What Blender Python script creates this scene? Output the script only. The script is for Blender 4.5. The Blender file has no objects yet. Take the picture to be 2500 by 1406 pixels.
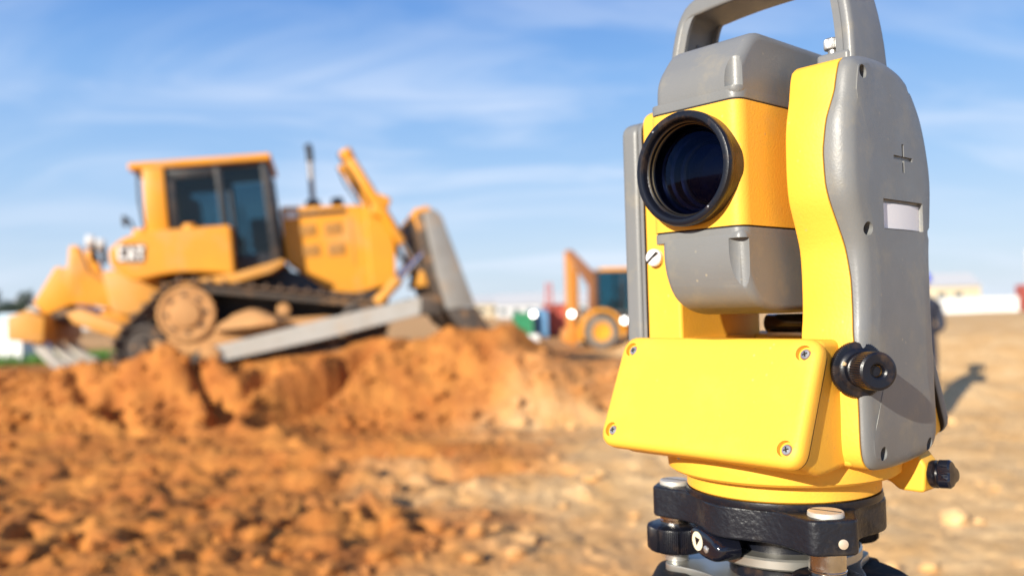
import bpy, bmesh, math, random
import numpy as np
from mathutils import Vector, Matrix, Euler
random.seed(7); rng = np.random.default_rng(7)
R = math.radians
scene = bpy.context.scene
COL = scene.collection

# ------------------------------------------------------------------ camera, sky, sun, exposure
CAM_H = 1.5
cam_d = bpy.data.cameras.new('camera'); cam = bpy.data.objects.new('camera', cam_d); COL.objects.link(cam)
cam_d.sensor_width = 36.0; cam_d.lens = 36.0 * 2116 / 2500
cam_d.clip_start = 0.02; cam_d.clip_end = 6000
PITCH, ROLL = math.atan(55 / 2116), R(1.53)
cam.matrix_world = (Matrix.Translation((0, 0, CAM_H)) @ Matrix.Rotation(R(90) + PITCH, 4, 'X') @ Matrix.Rotation(-ROLL, 4, 'Z'))
cam_d.dof.use_dof = True; cam_d.dof.focus_distance = 0.412; cam_d.dof.aperture_fstop = 6.8
scene.camera = cam

STATION_YAW = R(-48.6)
SUN_AZ_VEC = Vector((-0.603, -0.797, 0)).normalized()      # horizontal direction towards the sun
SUN_EL = R(20)
to_sun = Vector((SUN_AZ_VEC.x * math.cos(SUN_EL), SUN_AZ_VEC.y * math.cos(SUN_EL), math.sin(SUN_EL)))
sun_d = bpy.data.lights.new('sun', 'SUN'); sun = bpy.data.objects.new('sun', sun_d); COL.objects.link(sun)
sun_d.energy = 5.0; sun_d.angle = R(0.53); sun_d.color = (1.0, 0.93, 0.80)
sun.rotation_euler = (-to_sun).to_track_quat('-Z', 'Y').to_euler()
sun.location = (0, 0, 30)

world = bpy.data.worlds.new('World'); scene.world = world; world.use_nodes = True
wn, wl = world.node_tree.nodes, world.node_tree.links
for n in list(wn): wn.remove(n)
w_out = wn.new('ShaderNodeOutputWorld'); w_bg = wn.new('ShaderNodeBackground')
sky = wn.new('ShaderNodeTexSky'); sky.sky_type = 'NISHITA'; sky.sun_disc = False
sky.sun_elevation = SUN_EL; sky.sun_rotation = math.atan2(SUN_AZ_VEC.x, SUN_AZ_VEC.y)
sky.air_density = 1.0; sky.dust_density = 0.6; sky.ozone_density = 1.6; sky.altitude = 200
w_bg.inputs['Strength'].default_value = 0.075
# thin streaky cirrus, laid on a high plane: direction / z
tc = wn.new('ShaderNodeTexCoord'); sep = wn.new('ShaderNodeSeparateXYZ'); wl.new(tc.outputs['Generated'], sep.inputs[0])
def wmath(op, a, b=None, clamp=False):
    n = wn.new('ShaderNodeMath'); n.operation = op; n.use_clamp = clamp
    for i, v in enumerate((a, b)):
        if v is None: continue
        if isinstance(v, (int, float)): n.inputs[i].default_value = v
        else: wl.new(v, n.inputs[i])
    return n.outputs[0]
zc = wmath('ADD', wmath('MAXIMUM', sep.outputs['Z'], 0.0), 0.22)
comb = wn.new('ShaderNodeCombineXYZ')
wl.new(wmath('DIVIDE', sep.outputs['X'], zc), comb.inputs[0]); wl.new(wmath('DIVIDE', sep.outputs['Y'], zc), comb.inputs[1])
mp = wn.new('ShaderNodeMapping'); mp.inputs['Rotation'].default_value = (0, 0, R(-47)); mp.inputs['Scale'].default_value = (0.75, 1.7, 1.0); mp.inputs['Location'].default_value = (1.3, 0.4, 0)
wl.new(comb.outputs[0], mp.inputs['Vector'])
def wnoise(scale, detail, rough, dist):
    n = wn.new('ShaderNodeTexNoise'); n.inputs['Scale'].default_value = scale; n.inputs['Detail'].default_value = detail
    n.inputs['Roughness'].default_value = rough; n.inputs['Distortion'].default_value = dist
    wl.new(mp.outputs[0], n.inputs['Vector']); return n.outputs['Fac']
def wrange(v, a, b, c, d):
    n = wn.new('ShaderNodeMapRange'); n.interpolation_type = 'SMOOTHSTEP'
    for i, x in enumerate((a, b, c, d)): n.inputs[i + 1].default_value = x
    wl.new(v, n.inputs[0]); return n.outputs[0]
streak = wrange(wnoise(1.3, 6, 0.56, 1.1), 0.37, 0.70, 0.0, 1.0)
veil = wrange(wnoise(0.5, 3, 0.5, 0.3), 0.36, 0.7, 0.25, 1.0)
cloud = wmath('MULTIPLY', wmath('MULTIPLY', streak, veil), 0.66)
ramp = wn.new('ShaderNodeValToRGB'); wl.new(sep.outputs['Z'], ramp.inputs[0])
er = ramp.color_ramp.elements; er[0].position = 0.0; er[0].color = (0.62, 0.745, 0.86, 1); er[1].position = 0.62; er[1].color = (0.03, 0.125, 0.44, 1)
for p_, c_ in ((0.06, (0.55, 0.72, 0.90)), (0.15, (0.37, 0.60, 0.90)), (0.26, (0.22, 0.46, 0.86)), (0.36, (0.105, 0.30, 0.74))):
    e_ = er.new(p_); e_.color = (*c_, 1)
gr = wn.new('ShaderNodeMix'); gr.data_type = 'RGBA'; gr.inputs[0].default_value = 0.86; gr.blend_type = 'MIX'
sc_ = wn.new('ShaderNodeMix'); sc_.data_type = 'RGBA'; sc_.blend_type = 'MULTIPLY'; sc_.inputs[0].default_value = 1.0; sc_.inputs[7].default_value = (9.3, 9.0, 9.1, 1)
wl.new(ramp.outputs[0], sc_.inputs[6]); wl.new(sky.outputs[0], gr.inputs[6]); wl.new(sc_.outputs[2], gr.inputs[7])
mixc = wn.new('ShaderNodeMix'); mixc.data_type = 'RGBA'
wl.new(cloud, mixc.inputs['Factor']); wl.new(gr.outputs[2], mixc.inputs[6]); mixc.inputs[7].default_value = (7.2, 7.9, 9.2, 1)
wl.new(mixc.outputs[2], w_bg.inputs['Color']); wl.new(w_bg.outputs[0], w_out.inputs['Surface'])

scene.view_settings.view_transform = 'Standard'; scene.view_settings.look = 'None'
scene.view_settings.exposure = 0.66; scene.view_settings.gamma = 1.0
scene.render.engine = 'CYCLES'
scene.cycles.use_denoising = True
scene.cycles.max_bounces = 6; scene.cycles.diffuse_bounces = 3; scene.cycles.glossy_bounces = 4; scene.cycles.transmission_bounces = 6
scene.cycles.sample_clamp_indirect = 4.0

# ------------------------------------------------------------------ materials
MATS = {}
def mat(name, col, rough=0.5, metal=0.0, spec=0.5, bump=0.0, bscale=600, var=0.0, vscale=20, col2=None, dust=0.0, dustcol=(0.42, 0.24, 0.11), dscale=60, coat=0.0, speck=0.0, rvar=0.0):
    """Principled material; col2/var: soft colour variation; dust: patches of dried soil; speck: small scuffs; bump: fine relief."""
    if name in MATS: return MATS[name]
    m = bpy.data.materials.new(name); m.use_nodes = True; MATS[name] = m
    N, L = m.node_tree.nodes, m.node_tree.links
    b = N['Principled BSDF']; b.inputs['Roughness'].default_value = rough; b.inputs['Metallic'].default_value = metal
    b.inputs['Specular IOR Level'].default_value = spec; b.inputs['Coat Weight'].default_value = coat; b.inputs['Coat Roughness'].default_value = 0.12
    t = N.new('ShaderNodeTexCoord')
    def noise(s, d=4, r=0.55):
        n = N.new('ShaderNodeTexNoise'); n.inputs['Scale'].default_value = s; n.inputs['Detail'].default_value = d; n.inputs['Roughness'].default_value = r
        L.new(t.outputs['Object'], n.inputs['Vector']); return n.outputs['Fac']
    def rng_(v, a, c, lo, hi):
        n = N.new('ShaderNodeMapRange'); n.inputs[1].default_value = a; n.inputs[2].default_value = c; n.inputs[3].default_value = lo; n.inputs[4].default_value = hi
        L.new(v, n.inputs[0]); return n.outputs[0]
    def mix(f, a, c):
        n = N.new('ShaderNodeMix'); n.data_type = 'RGBA'; L.new(f, n.inputs['Factor'])
        for i, v in ((6, a), (7, c)):
            if isinstance(v, tuple): n.inputs[i].default_value = (*v, 1)
            else: L.new(v, n.inputs[i])
        return n.outputs[2]
    cur = col
    if var > 0:
        c2 = col2 or tuple(c * 0.6 for c in col)
        cur = mix(rng_(noise(vscale, 5), 0.35, 0.7, 0.0, var), cur, c2)
    if dust > 0:
        cur = mix(rng_(noise(dscale, 6, 0.65), 0.52, 0.72, 0.0, dust), cur, dustcol)
    if speck > 0:
        n = N.new('ShaderNodeTexVoronoi'); n.inputs['Scale'].default_value = 150; L.new(t.outputs['Object'], n.inputs['Vector'])
        f = rng_(n.outputs['Distance'], 0.05, 0.14, 1.0, 0.0)
        g = rng_(noise(35, 3), 0.50, 0.62, 0.0, speck)
        mu = N.new('ShaderNodeMath'); mu.operation = 'MULTIPLY'; L.new(f, mu.inputs[0]); L.new(g, mu.inputs[1])
        cur = mix(mu.outputs[0], cur, (0.34, 0.30, 0.22))
    if isinstance(cur, tuple): b.inputs['Base Color'].default_value = (*cur, 1)
    else: L.new(cur, b.inputs['Base Color'])
    if rvar > 0: L.new(rng_(noise(vscale * 2.3, 5, 0.7), 0.3, 0.7, max(0.02, rough - rvar), min(1, rough + rvar)), b.inputs['Roughness'])
    if bump > 0:
        bn = N.new('ShaderNodeBump'); bn.inputs['Strength'].default_value = 1.0; bn.inputs['Distance'].default_value = bump
        L.new(noise(bscale, 3, 0.5), bn.inputs['Height']); L.new(bn.outputs[0], b.inputs['Normal'])
    return m

YEL = mat('yellow_plastic', (0.84, 0.435, 0.046), 0.52, spec=0.3, bump=0.00014, bscale=700, var=0.25, vscale=12, col2=(0.79, 0.40, 0.036), dust=0.16, dscale=28, speck=0.4, rvar=0.06)
GREY = mat('grey_plastic', (0.166, 0.171, 0.176), 0.42, bump=0.00008, bscale=900, var=0.4, vscale=16, col2=(0.155, 0.155, 0.14), dust=0.4, dustcol=(0.30, 0.26, 0.18), dscale=45, speck=0.8, rvar=0.08)
GREY_SM = mat('grey_cap_plastic', (0.17, 0.175, 0.17), 0.5)
BLK = mat('black_plastic', (0.005, 0.006, 0.011), 0.33, spec=0.4, bump=0.00006, bscale=1200, dust=0.10, dscale=90)
BLK_GL = mat('gloss_black', (0.006, 0.007, 0.013), 0.13, coat=0.3)
BLK_CAST = mat('black_cast_metal', (0.008, 0.010, 0.016), 0.40, spec=0.4, bump=0.0006, bscale=320, dust=0.25, dustcol=(0.16, 0.12, 0.07), dscale=35, rvar=0.12)
SILV = mat('bare_steel', (0.62, 0.61, 0.59), 0.33, 0.8, bump=0.00006, bscale=300, var=0.5, vscale=60, col2=(0.3, 0.27, 0.22), rvar=0.12)
ALU = mat('matt_aluminium', (0.50, 0.49, 0.45), 0.42, 0.85, var=0.4, vscale=40, col2=(0.33, 0.31, 0.26), dust=0.3, dscale=40, dustcol=(0.38, 0.28, 0.16))
WHITE = mat('white_plastic', (0.74, 0.73, 0.75), 0.4)
CREAM = mat('cream_sticker', (0.72, 0.66, 0.48), 0.5)
LENS = mat('coated_lens', (0.002, 0.003, 0.012), 0.03, spec=0.2)
LENS.node_tree.nodes['Principled BSDF'].inputs['Specular Tint'].default_value = (0.25, 0.42, 1.0, 1)
GAP = mat('dark_seam', (0.012, 0.010, 0.008), 0.8)

# ------------------------------------------------------------------ mesh helpers
class Geo:
    """Collects shapes in a bmesh, scaled by k, and builds ONE mesh object."""
    def __init__(s, k=1.0): s.bm = bmesh.new(); s.k = k
    def _merge(s, t, M=None):
        if M is not None: bmesh.ops.transform(t, matrix=M, verts=t.verts)
        bmesh.ops.recalc_face_normals(t, faces=t.faces)
        me = bpy.data.meshes.new('tmp'); t.to_mesh(me); t.free(); s.bm.from_mesh(me); bpy.data.meshes.remove(me); return s
    def _bevel(s, t, w, seg, ang=28):
        if w <= 0: return
        bmesh.ops.recalc_face_normals(t, faces=t.faces)
        es = [e for e in t.edges if len(e.link_faces) == 2 and e.calc_face_angle(0) > R(ang)]
        bmesh.ops.bevel(t, geom=es, offset=w, segments=seg, profile=0.5, affect='EDGES', clamp_overlap=True)
    def box(s, c, d, bev=0, seg=2, M=None):
        t = bmesh.new(); bmesh.ops.create_cube(t, size=1.0)
        for v in t.verts: v.co = Vector((c[i] + v.co[i] * d[i] for i in range(3)))
        s._bevel(t, bev, seg); return s._merge(t, M)
    def prism(s, poly, axis, a, b, bev=0, seg=2, ang=28, M=None):
        t = bmesh.new()
        def P(p, h):
            return {'x': (h, p[0], p[1]), 'y': (p[0], h, p[1]), 'z': (p[0], p[1], h)}[axis]
        va = [t.verts.new(P(p, a)) for p in poly]; vb = [t.verts.new(P(p, b)) for p in poly]; n = len(poly)
        t.faces.new(va); t.faces.new(vb[::-1])
        for i in range(n): t.faces.new((va[i], vb[i], vb[(i + 1) % n], va[(i + 1) % n]))
        s._bevel(t, bev, seg, ang); return s._merge(t, M)
    def rings(s, rings, cap0=True, cap1=True, closed=True, M=None):
        t = bmesh.new(); V = [[t.verts.new(p) for p in r] for r in rings]; n = len(V[0])
        for a, b in zip(V[:-1], V[1:]):
            for i in range(n if closed else n - 1):
                j = (i + 1) % n; t.faces.new((a[i], a[j], b[j], b[i]))
        if cap0: t.faces.new(V[0][::-1])
        if cap1: t.faces.new(V[-1])
        return s._merge(t, M)
    def lathe(s, prof, o=(0, 0, 0), d=(0, 0, 1), seg=48, wob=None, cap0=True):
        q = Vector(d).normalized().to_track_quat('Z', 'Y').to_matrix().to_4x4(); M = Matrix.Translation(o) @ q
        rs = []
        for r, z in prof:
            rs.append([Vector((max(r, 1e-5) * (wob(2 * math.pi * i / seg, r, z) if wob else 1) * math.cos(2 * math.pi * i / seg), max(r, 1e-5) * (wob(2 * math.pi * i / seg, r, z) if wob else 1) * math.sin(2 * math.pi * i / seg), z)) for i in range(seg)])
        loop = prof[0] == prof[-1]
        return s.rings(rs, cap0=cap0 and not loop, cap1=not loop, M=M)
    def cyl(s, p0, p1, r0, r1=None, seg=24, bev=0):
        r1 = r0 if r1 is None else r1; L = (Vector(p1) - Vector(p0)).length
        pr = [(r0, 0), (r1, L)] if bev <= 0 else [(r0 - bev, 0), (r0 - bev * .3, bev * .3), (r0, bev), (r1, L - bev), (r1 - bev * .3, L - bev * .3), (r1 - bev, L)]
        return s.lathe(pr, p0, Vector(p1) - Vector(p0), seg)
    def tube(s, pts, r, seg=10):
        pts = [Vector(p) for p in pts]; rs = []
        for i, p in enumerate(pts):
            d = (pts[min(i + 1, len(pts) - 1)] - pts[max(i - 1, 0)]).normalized(); u = d.orthogonal().normalized() if i == 0 else (u - d * u.dot(d)).normalized(); w = d.cross(u)
            rr = r[i % len(r)] if isinstance(r, (list, tuple)) else r
            rs.append([p + (u * math.cos(2 * math.pi * k / seg) + w * math.sin(2 * math.pi * k / seg)) * rr for k in range(seg)])
        return s.rings(rs)
    def build(s, name, m, parent=None, smooth=32, wn_=False):
        if s.k != 1.0: bmesh.ops.scale(s.bm, vec=(s.k,) * 3, verts=s.bm.verts)
        me = bpy.data.meshes.new(name); s.bm.to_mesh(me); s.bm.free()
        me.materials.append(m); o = bpy.data.objects.new(name, me); COL.objects.link(o)
        finish(o, smooth, wn_)
        if parent is not None: o.parent = parent
        return o
def finish(o, smooth=32, wn_=False):
    me = o.data
    if smooth:
        me.polygons.foreach_set('use_smooth', [True] * len(me.polygons)); me.set_sharp_from_angle(angle=R(smooth))
        if wn_:
            w = o.modifiers.new('wn', 'WEIGHTED_NORMAL'); w.keep_sharp = True
def cut(o, g, smooth=32):
    """Boolean-subtract the shapes in Geo g (same coordinates as o's mesh) and bake the result."""
    c = g.build('cutter', GAP, None, smooth=0)
    for m in list(o.modifiers): o.modifiers.remove(m)
    md = o.modifiers.new('b', 'BOOLEAN'); md.object = c; md.operation = 'DIFFERENCE'; md.solver = 'EXACT'; md.use_self = True
    par = o.parent; o.parent = None
    dg = bpy.context.evaluated_depsgraph_get(); dg.update()
    me = bpy.data.meshes.new_from_object(o.evaluated_get(dg)); me.name = o.name
    old = o.data; o.modifiers.clear(); mats = [m for m in old.materials]; o.data = me
    me.materials.clear(); me.materials.append(mats[0])
    me.polygons.foreach_set('material_index', [0] * len(me.polygons))
    bpy.data.meshes.remove(old); cm = c.data; bpy.data.objects.remove(c); bpy.data.meshes.remove(cm)
    o.parent = par; finish(o, smooth, True)
def empty(name, loc=(0, 0, 0), rz=0, label=None, cat=None, group=None):
    e = bpy.data.objects.new(name, None); COL.objects.link(e); e.location = loc; e.rotation_euler = (0, 0, rz); e.empty_display_size = 0.1
    tag(e, label, cat, group); return e
def tag(o, label=None, cat=None, group=None, kind=None):
    if label: o['label'] = label
    if cat: o['category'] = cat
    if group: o['group'] = group
    if kind: o['kind'] = kind
    return o
def rpoly(pts, r, n=5):
    """Round the corners of a 2-D polygon; r: one radius or one per corner."""
    out = []; N = len(pts)
    for i in range(N):
        p0, p, p1 = Vector(pts[i - 1]), Vector(pts[i]), Vector(pts[(i + 1) % N]); rr = r[i % len(r)] if isinstance(r, (list, tuple)) else r
        a, b = (p0 - p), (p1 - p); rr = min(rr, a.length * .49, b.length * .49)
        if rr <= 0: out.append(tuple(p)); continue
        A, B = p + a.normalized() * rr, p + b.normalized() * rr
        for k in range(n + 1):
            t = k / n; q = A * (1 - t) ** 2 + p * 2 * t * (1 - t) + B * t * t; out.append(tuple(q))
    return out
def spline(pts, n, closed=True):
    """Catmull-Rom through the points, resampled evenly to n points."""
    P = [np.array(p, float) for p in pts]; N = len(P); out = []
    for i in range(N if closed else N - 1):
        g = lambda j: P[j % N] if closed else P[min(max(j, 0), N - 1)]
        p0, p1, p2, p3 = g(i - 1), g(i), g(i + 1), g(i + 2)
        for t in np.linspace(0, 1, 12, endpoint=False):
            out.append(0.5 * (2 * p1 + (p2 - p0) * t + (2 * p0 - 5 * p1 + 4 * p2 - p3) * t * t + (3 * p1 - p0 - 3 * p2 + p3) * t ** 3))
    if closed: out.append(out[0])
    else: out.append(P[-1])
    out = np.array(out); d = np.r_[0, np.cumsum(np.linalg.norm(np.diff(out, axis=0), axis=1))]
    s = np.linspace(0, d[-1], n, endpoint=not closed)
    return np.stack([np.interp(s, d, out[:, k]) for k in range(out.shape[1])], 1)
def circ(cx, cy, r, n=32): return [(cx + r * math.cos(2 * math.pi * i / n), cy + r * math.sin(2 * math.pi * i / n)) for i in range(n)]

# ================================================================== ground: one sheet of earth, churned by tracks
def vnoise(x, y, seed=0):
    xi, yi = np.floor(x).astype(np.int64), np.floor(y).astype(np.int64); fx, fy = x - xi, y - yi
    fx, fy = fx * fx * (3 - 2 * fx), fy * fy * (3 - 2 * fy)
    def hsh(i, j):
        n = (i * 374761393 + j * 668265263 + seed * 974634777) & 0x7fffffff
        n = ((n ^ (n >> 13)) * 1274126177) & 0x7fffffff
        return ((n ^ (n >> 16)) & 0xffff) / 65535.0
    a, b, c, d = hsh(xi, yi), hsh(xi + 1, yi), hsh(xi, yi + 1), hsh(xi + 1, yi + 1)
    return (a * (1 - fx) + b * fx) * (1 - fy) + (c * (1 - fx) + d * fx) * fy
def fbm(x, y, o=4, seed=0, g=0.5):
    v, a, t = 0, 1, 0
    for k in range(o):
        v = v + a * vnoise(x * 2 ** k, y * 2 ** k, seed + k * 17); t += a; a *= g
    return v / t
def sstep(a, b, x):
    t = np.clip((x - a) / (b - a), 0, 1); return t * t * (3 - 2 * t)
def groove(x, y, pts, w, d):
    best = np.full(x.shape, 1e9)
    for (x0, y0), (x1, y1) in zip(pts[:-1], pts[1:]):
        dx, dy = x1 - x0, y1 - y0; t = np.clip(((x - x0) * dx + (y - y0) * dy) / (dx * dx + dy * dy), 0, 1)
        best = np.minimum(best, np.hypot(x - x0 - t * dx, y - y0 - t * dy))
    r = best / w
    return -d * np.maximum(0, 1.25 - r) ** 1.15 / 1.3 + d * 0.22 * np.exp(-(r - 1.9) ** 2 * 1.5)
def lumps(x, y, cell, seed, fill=.7):
    """Steep-sided round lumps: the highest of the domes around each point."""
    xi, yi = np.floor(x / cell).astype(np.int64), np.floor(y / cell).astype(np.int64); out = np.zeros(x.shape)
    def hs(i, j, k):
        n = (i * 374761393 + j * 668265263 + (seed * 31 + k) * 974634777) & 0x7fffffff
        n = ((n ^ (n >> 13)) * 1274126177) & 0x7fffffff
        return ((n ^ (n >> 16)) & 0xffff) / 65535.0
    for di in (-1, 0, 1):
        for dj in (-1, 0, 1):
            i, j = xi + di, yi + dj; cx, cy = (i + hs(i, j, 1)) * cell, (j + hs(i, j, 2)) * cell
            rr = cell * (.18 + .55 * hs(i, j, 3) ** 1.5) * (hs(i, j, 4) < fill); an = hs(i, j, 5) * 3.14
            dx, dy = x - cx, y - cy; a = dx * np.cos(an) + dy * np.sin(an); b_ = -dx * np.sin(an) + dy * np.cos(an)
            out = np.maximum(out, np.sqrt(np.maximum(0, rr ** 2 - a ** 2 - (b_ * 1.45) ** 2)))
    return out
PITS = [(-1.6, 6.9, .13), (-1.38, 7.0, .1), (-1.18, 7.15, .09), (-1.4, 6.6, .1), (-1.95, 6.35, .13), (-1.64, 6.4, .09), (-1.8, 7.1, .07), (-2.15, 6.15, .11), (-1.12, 6.55, .1), (-3.2, 6.65, .11), (-3.6, 6.75, .1), (-3.75, 6.9, .09), (-3.1, 6.1, .13), (-2.72, 5.65, .14), (-3.25, 5.5, .13), (-2.95, 5.6, .12), (-3.0, 5.85, .1), (-2.55, 7.1, .1), (-2.4, 5.65, .12), (-0.98, 6.2, .09), (-.48, 5.45, .08), (-.7, 6.2, .09), (-3.6, 6.3, .12), (-2.05, 5.5, .1), (-1.6, 5.9, .08), (-2.7, 6.3, .1)]
GROOVES = [([(-4.62, 12.35), (-3.90, 11.6), (-3.78, 11.2)], .15, .34), ([(-3.45, 12.3), (-3.76, 11.5)], .14, .3), ([(-3.82, 11.65), (-3.76, 11.2)], .2, .3), ([(-2.05, 12.75), (-2.6, 12.0), (-3.2, 11.2)], .21, .62), ([(-5.45, 11.8), (-5.0, 11.25)], .15, .32), ([(-6.6, 10.4), (-5.4, 10.75), (-4.9, 10.85)], .2, .3), ([(-6.2, 12.3), (-5.7, 11.7)], .12, .16), ([(-7, 10.1), (-5.6, 10.25)], .2, .24), ([(.35, 12.5), (1.05, 12.85)], .26, .4), ([(1.2, 11.6), (2.2, 12.3)], .14, .2), ([(-4.5, 8.9), (-2.5, 9.1), (-.8, 9.0)], .16, .12), ([(-3.6, 8.0), (-1.6, 8.15), (.4, 8.0)], .14, .10)]
def height(x, y):
    x = np.asarray(x, float); y = np.asarray(y, float); r = np.hypot(x, y)
    wob = (fbm(x * .35, y * .35, 3, 3) - .5)
    h = 0.10 * wob * 2 * sstep(2, 8, r)
    # the spoil bank under the bulldozer
    top = 0.68 + .16 * sstep(-4.6, -1.2, x) - 0.06 * sstep(-.6, 1.6, x) - .22 * sstep(.25, 1.1, x) - 0.30 * sstep(1.4, 4.5, x) - .06 * sstep(-6, -12, x)
    edge = 11.15 + 0.5 * (fbm(x * .5 + 9, x * 0 + 2.2, 3, 8) - .5) - .3 * np.exp(-((x - .6) / 1.2) ** 2)
    face = sstep(edge, edge + 1.35 + .5 * wob, y) * (1 - sstep(17.0, 21.0, y)) * sstep(-16, -11, x) * (1 - sstep(4, 8, x))
    bank = top * face
    h = h + bank
    # heap pushed up in front of the blade
    h = h + .30 * np.exp(-((x + .15) / .5) ** 2 - ((y - 13.4) / .8) ** 2) + .12 * np.exp(-((x - .35) / .6) ** 2 - ((y - 11.8) / .5) ** 2)
    # sandy rise on the right
    h = h + .95 * sstep(10.8, 17.5, y + (x - 6) * .25) * sstep(3.2, 6.0, x) * (1 - sstep(30, 60, y))
    near = np.exp(-((r - 8.5) / 7) ** 2)
    left = 1 - sstep(-1.4, 1.0, x + (fbm(x * .6, y * .6, 3, 21) - .5) * 2.2)
    rough = .45 + .55 * left
    h = h + near * rough * (.085 * (fbm(x * 1.6, y * 1.9, 4, 31) - .5) + .10 * np.maximum(0, fbm(x * 3.2, y * 3.6, 3, 41) - .56) * 2 - .06 * np.maximum(0, fbm(x * 4.4 + 5, y * 4.0, 2, 55) - .6) * 2.5)
    wx, wy = x + .16 * (fbm(x * 5, y * 5, 3, 5) - .5), y + .16 * (fbm(x * 5, y * 5, 3, 6) - .5)
    patch = sstep(.38, .62, fbm(x * .8, y * .8, 3, 201)); act = sstep(3, 5, r) * (1 - sstep(16, 22, r))
    h = h + act * (.25 + .75 * left) * (lumps(wx, wy, .6, 1, .25) * .3 * patch + lumps(wx, wy, .26, 2, .35) * .4 * patch) + act * lumps(wx * 1.1, wy, .12, 3, .25) * .3 * (.3 + .7 * left) + act * (.4 + .6 * left) * .10 * (fbm(x * 4.5 + 3, y * 4.5, 4, 301, .6) - .5)
    h = h + near * .03 * np.abs(2 * fbm(x * 7, y * 7, 2, 61) - 1)
    # windrows and ruts running across
    yy = y + .25 * (fbm(x * .4, y * .4, 2, 71) - .5) * 2 - .05 * x
    h = h + .075 * sstep(6.8, 7.6, y) * (1 - sstep(10.3, 11, y)) * np.sin(yy * 2 * np.pi / 1.15) * (.35 + .65 * fbm(x * .5, y * .9, 2, 77)) * (.4 + .6 * left)
    # clods on the face of the bank
    h = h + face * (1 - face) * 4 * (.14 * (fbm(x * 1.3, y * 1.3, 3, 91) - .5)) + face * sstep(18, 14, y) * (.18 * (np.abs(2 * fbm(x * 2.1, y * 2.1, 5, 95, .62) - 1) - .35) + .10 * (fbm(x * 6, y * 6, 4, 97, .65) - .5) + .35 * lumps(wx, wy, .3, 9, .3) + .4 * lumps(wy, wx, .16, 12, .35) * (1 - .6 * sstep(edge + 1, edge + 2, y)))
    # loose spoil thrown up round the tracks, and the bed the tracks press flat
    for hx, hy, hw, hh in ( (-6.9, 12.9, .6, .12), (-.75, 12.6, .5, .16), (-.1, 12.8, .5, .16), (.5, 12.6, .5, .12), (1.9, 12.5, .6, .12), (-8.3, 12.8, .9, .12)):
        h = h + hh * np.exp(-(((x - hx) / hw) ** 2 + ((y - hy) / (hw * .7)) ** 2)) * (.8 + .5 * fbm(x * 3, y * 3, 2, 222))
    du = (x + 4.223) * math.cos(.2094) + (y - 14.025) * math.sin(.2094); dv = -(x + 4.223) * math.sin(.2094) + (y - 14.025) * math.cos(.2094)
    bed = .833 + math.tan(.0873) * du + .035; inb = (1 - sstep(1.25, 1.75, np.abs(dv))) * (1 - sstep(2.0, 2.6, np.abs(du)))
    h = np.where(h > bed, h * (1 - inb) + bed * inb, h * (1 - inb * .9) + bed * inb * .9)
    for hx, hy, hw, hh in ((-4.72, 12.18, .34, .42), (-5.25, 12.2, .35, .30), (-4.3, 12.25, .28, .18), (-6.1, 12.5, .4, .2), (-1.55, 12.75, .5, .16), (-.9, 12.95, .45, .26)):
        h = h + hh * np.exp(-(((x - hx) / hw) ** 2 + ((y - hy) / (hw * .75)) ** 2) ** 1.3) * (.7 + .6 * fbm(x * 4, y * 4, 3, 233))
    px_, py_ = x + .30 * (fbm(x * 4, y * 4, 3, 15) - .5), y + .30 * (fbm(x * 4, y * 4, 3, 16) - .5)
    for px, py, w in PITS:
        h = h - 1.8 * w * np.exp(-(((px_ - px) / w) ** 2 + ((py_ - py) / (w * 1.4)) ** 2) ** 1.8) + .25 * w * np.exp(-((np.hypot(x - px - .5 * w, (y - py) / 1.1) / w - 1.5) ** 2) * 3)
    gx_, gy_ = x + .16 * (fbm(x * 3.3, y * 3.3, 4, 25, .6) - .5), y + .16 * (fbm(x * 3.3, y * 3.3, 4, 26, .6) - .5)
    for pts, w, d in GROOVES: h = h + groove(gx_, gy_, pts, w, d)
    return h * sstep(.9, 3.0, r) + (-.0) * r
def sandy(x, y):
    n = (fbm(x * .55, y * .7, 4, 121) - .5)
    s = sstep(-1.5, .9, x + n * 3.4 - .08 * (y - 6))
    s = s * (1 - .75 * sstep(11.0, 11.9, y) * (1 - sstep(2.0, 4.5, x + n * 2)))
    s = np.maximum(s, .85 * np.exp(-((x - .25) / .9) ** 2 - ((y - 10.9) / .6) ** 2))
    return np.clip(s + sstep(25, 60, y) * .6, 0, 1)
front = np.radians(np.linspace(-52, 52, 480)); back = np.radians(np.linspace(52, 308, 90))[1:-1]
ang = np.concatenate([front, back]); rad = np.concatenate([[0.02], np.geomspace(.4, 3.6, 22)[:-1], np.geomspace(3.6, 20, 300)[:-1], np.geomspace(20, 120, 70)[:-1], np.geomspace(120, 3500, 16)])
A, RR = np.meshgrid(ang, rad); GX, GY = RR * np.sin(A), RR * np.cos(A); GZ = height(GX, GY)
nr, na = GX.shape
me = bpy.data.meshes.new('ground'); idx = np.arange(nr * na).reshape(nr, na)
q = np.stack([idx[:-1], np.roll(idx, -1, 1)[:-1], np.roll(idx, -1, 1)[1:], idx[1:]], -1).reshape(-1, 4)[:, ::-1]
me.from_pydata(np.stack([GX, GY, GZ], -1).reshape(-1, 3).tolist(), [], q.tolist()); me.update()
at = me.attributes.new('sand', 'FLOAT', 'POINT'); at.data.foreach_set('value', sandy(GX, GY).ravel().astype(np.float32))
me.polygons.foreach_set('use_smooth', [True] * len(me.polygons))
ground = bpy.data.objects.new('ground', me); COL.objects.link(ground); ground['kind'] = 'structure'
SOIL = bpy.data.materials.new('earth'); SOIL.use_nodes = True
N, L = SOIL.node_tree.nodes, SOIL.node_tree.links; b = N['Principled BSDF']; b.inputs['Roughness'].default_value = .95; b.inputs['Specular IOR Level'].default_value = .15
geo = N.new('ShaderNodeNewGeometry'); att = N.new('ShaderNodeAttribute'); att.attribute_name = 'sand'
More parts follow.
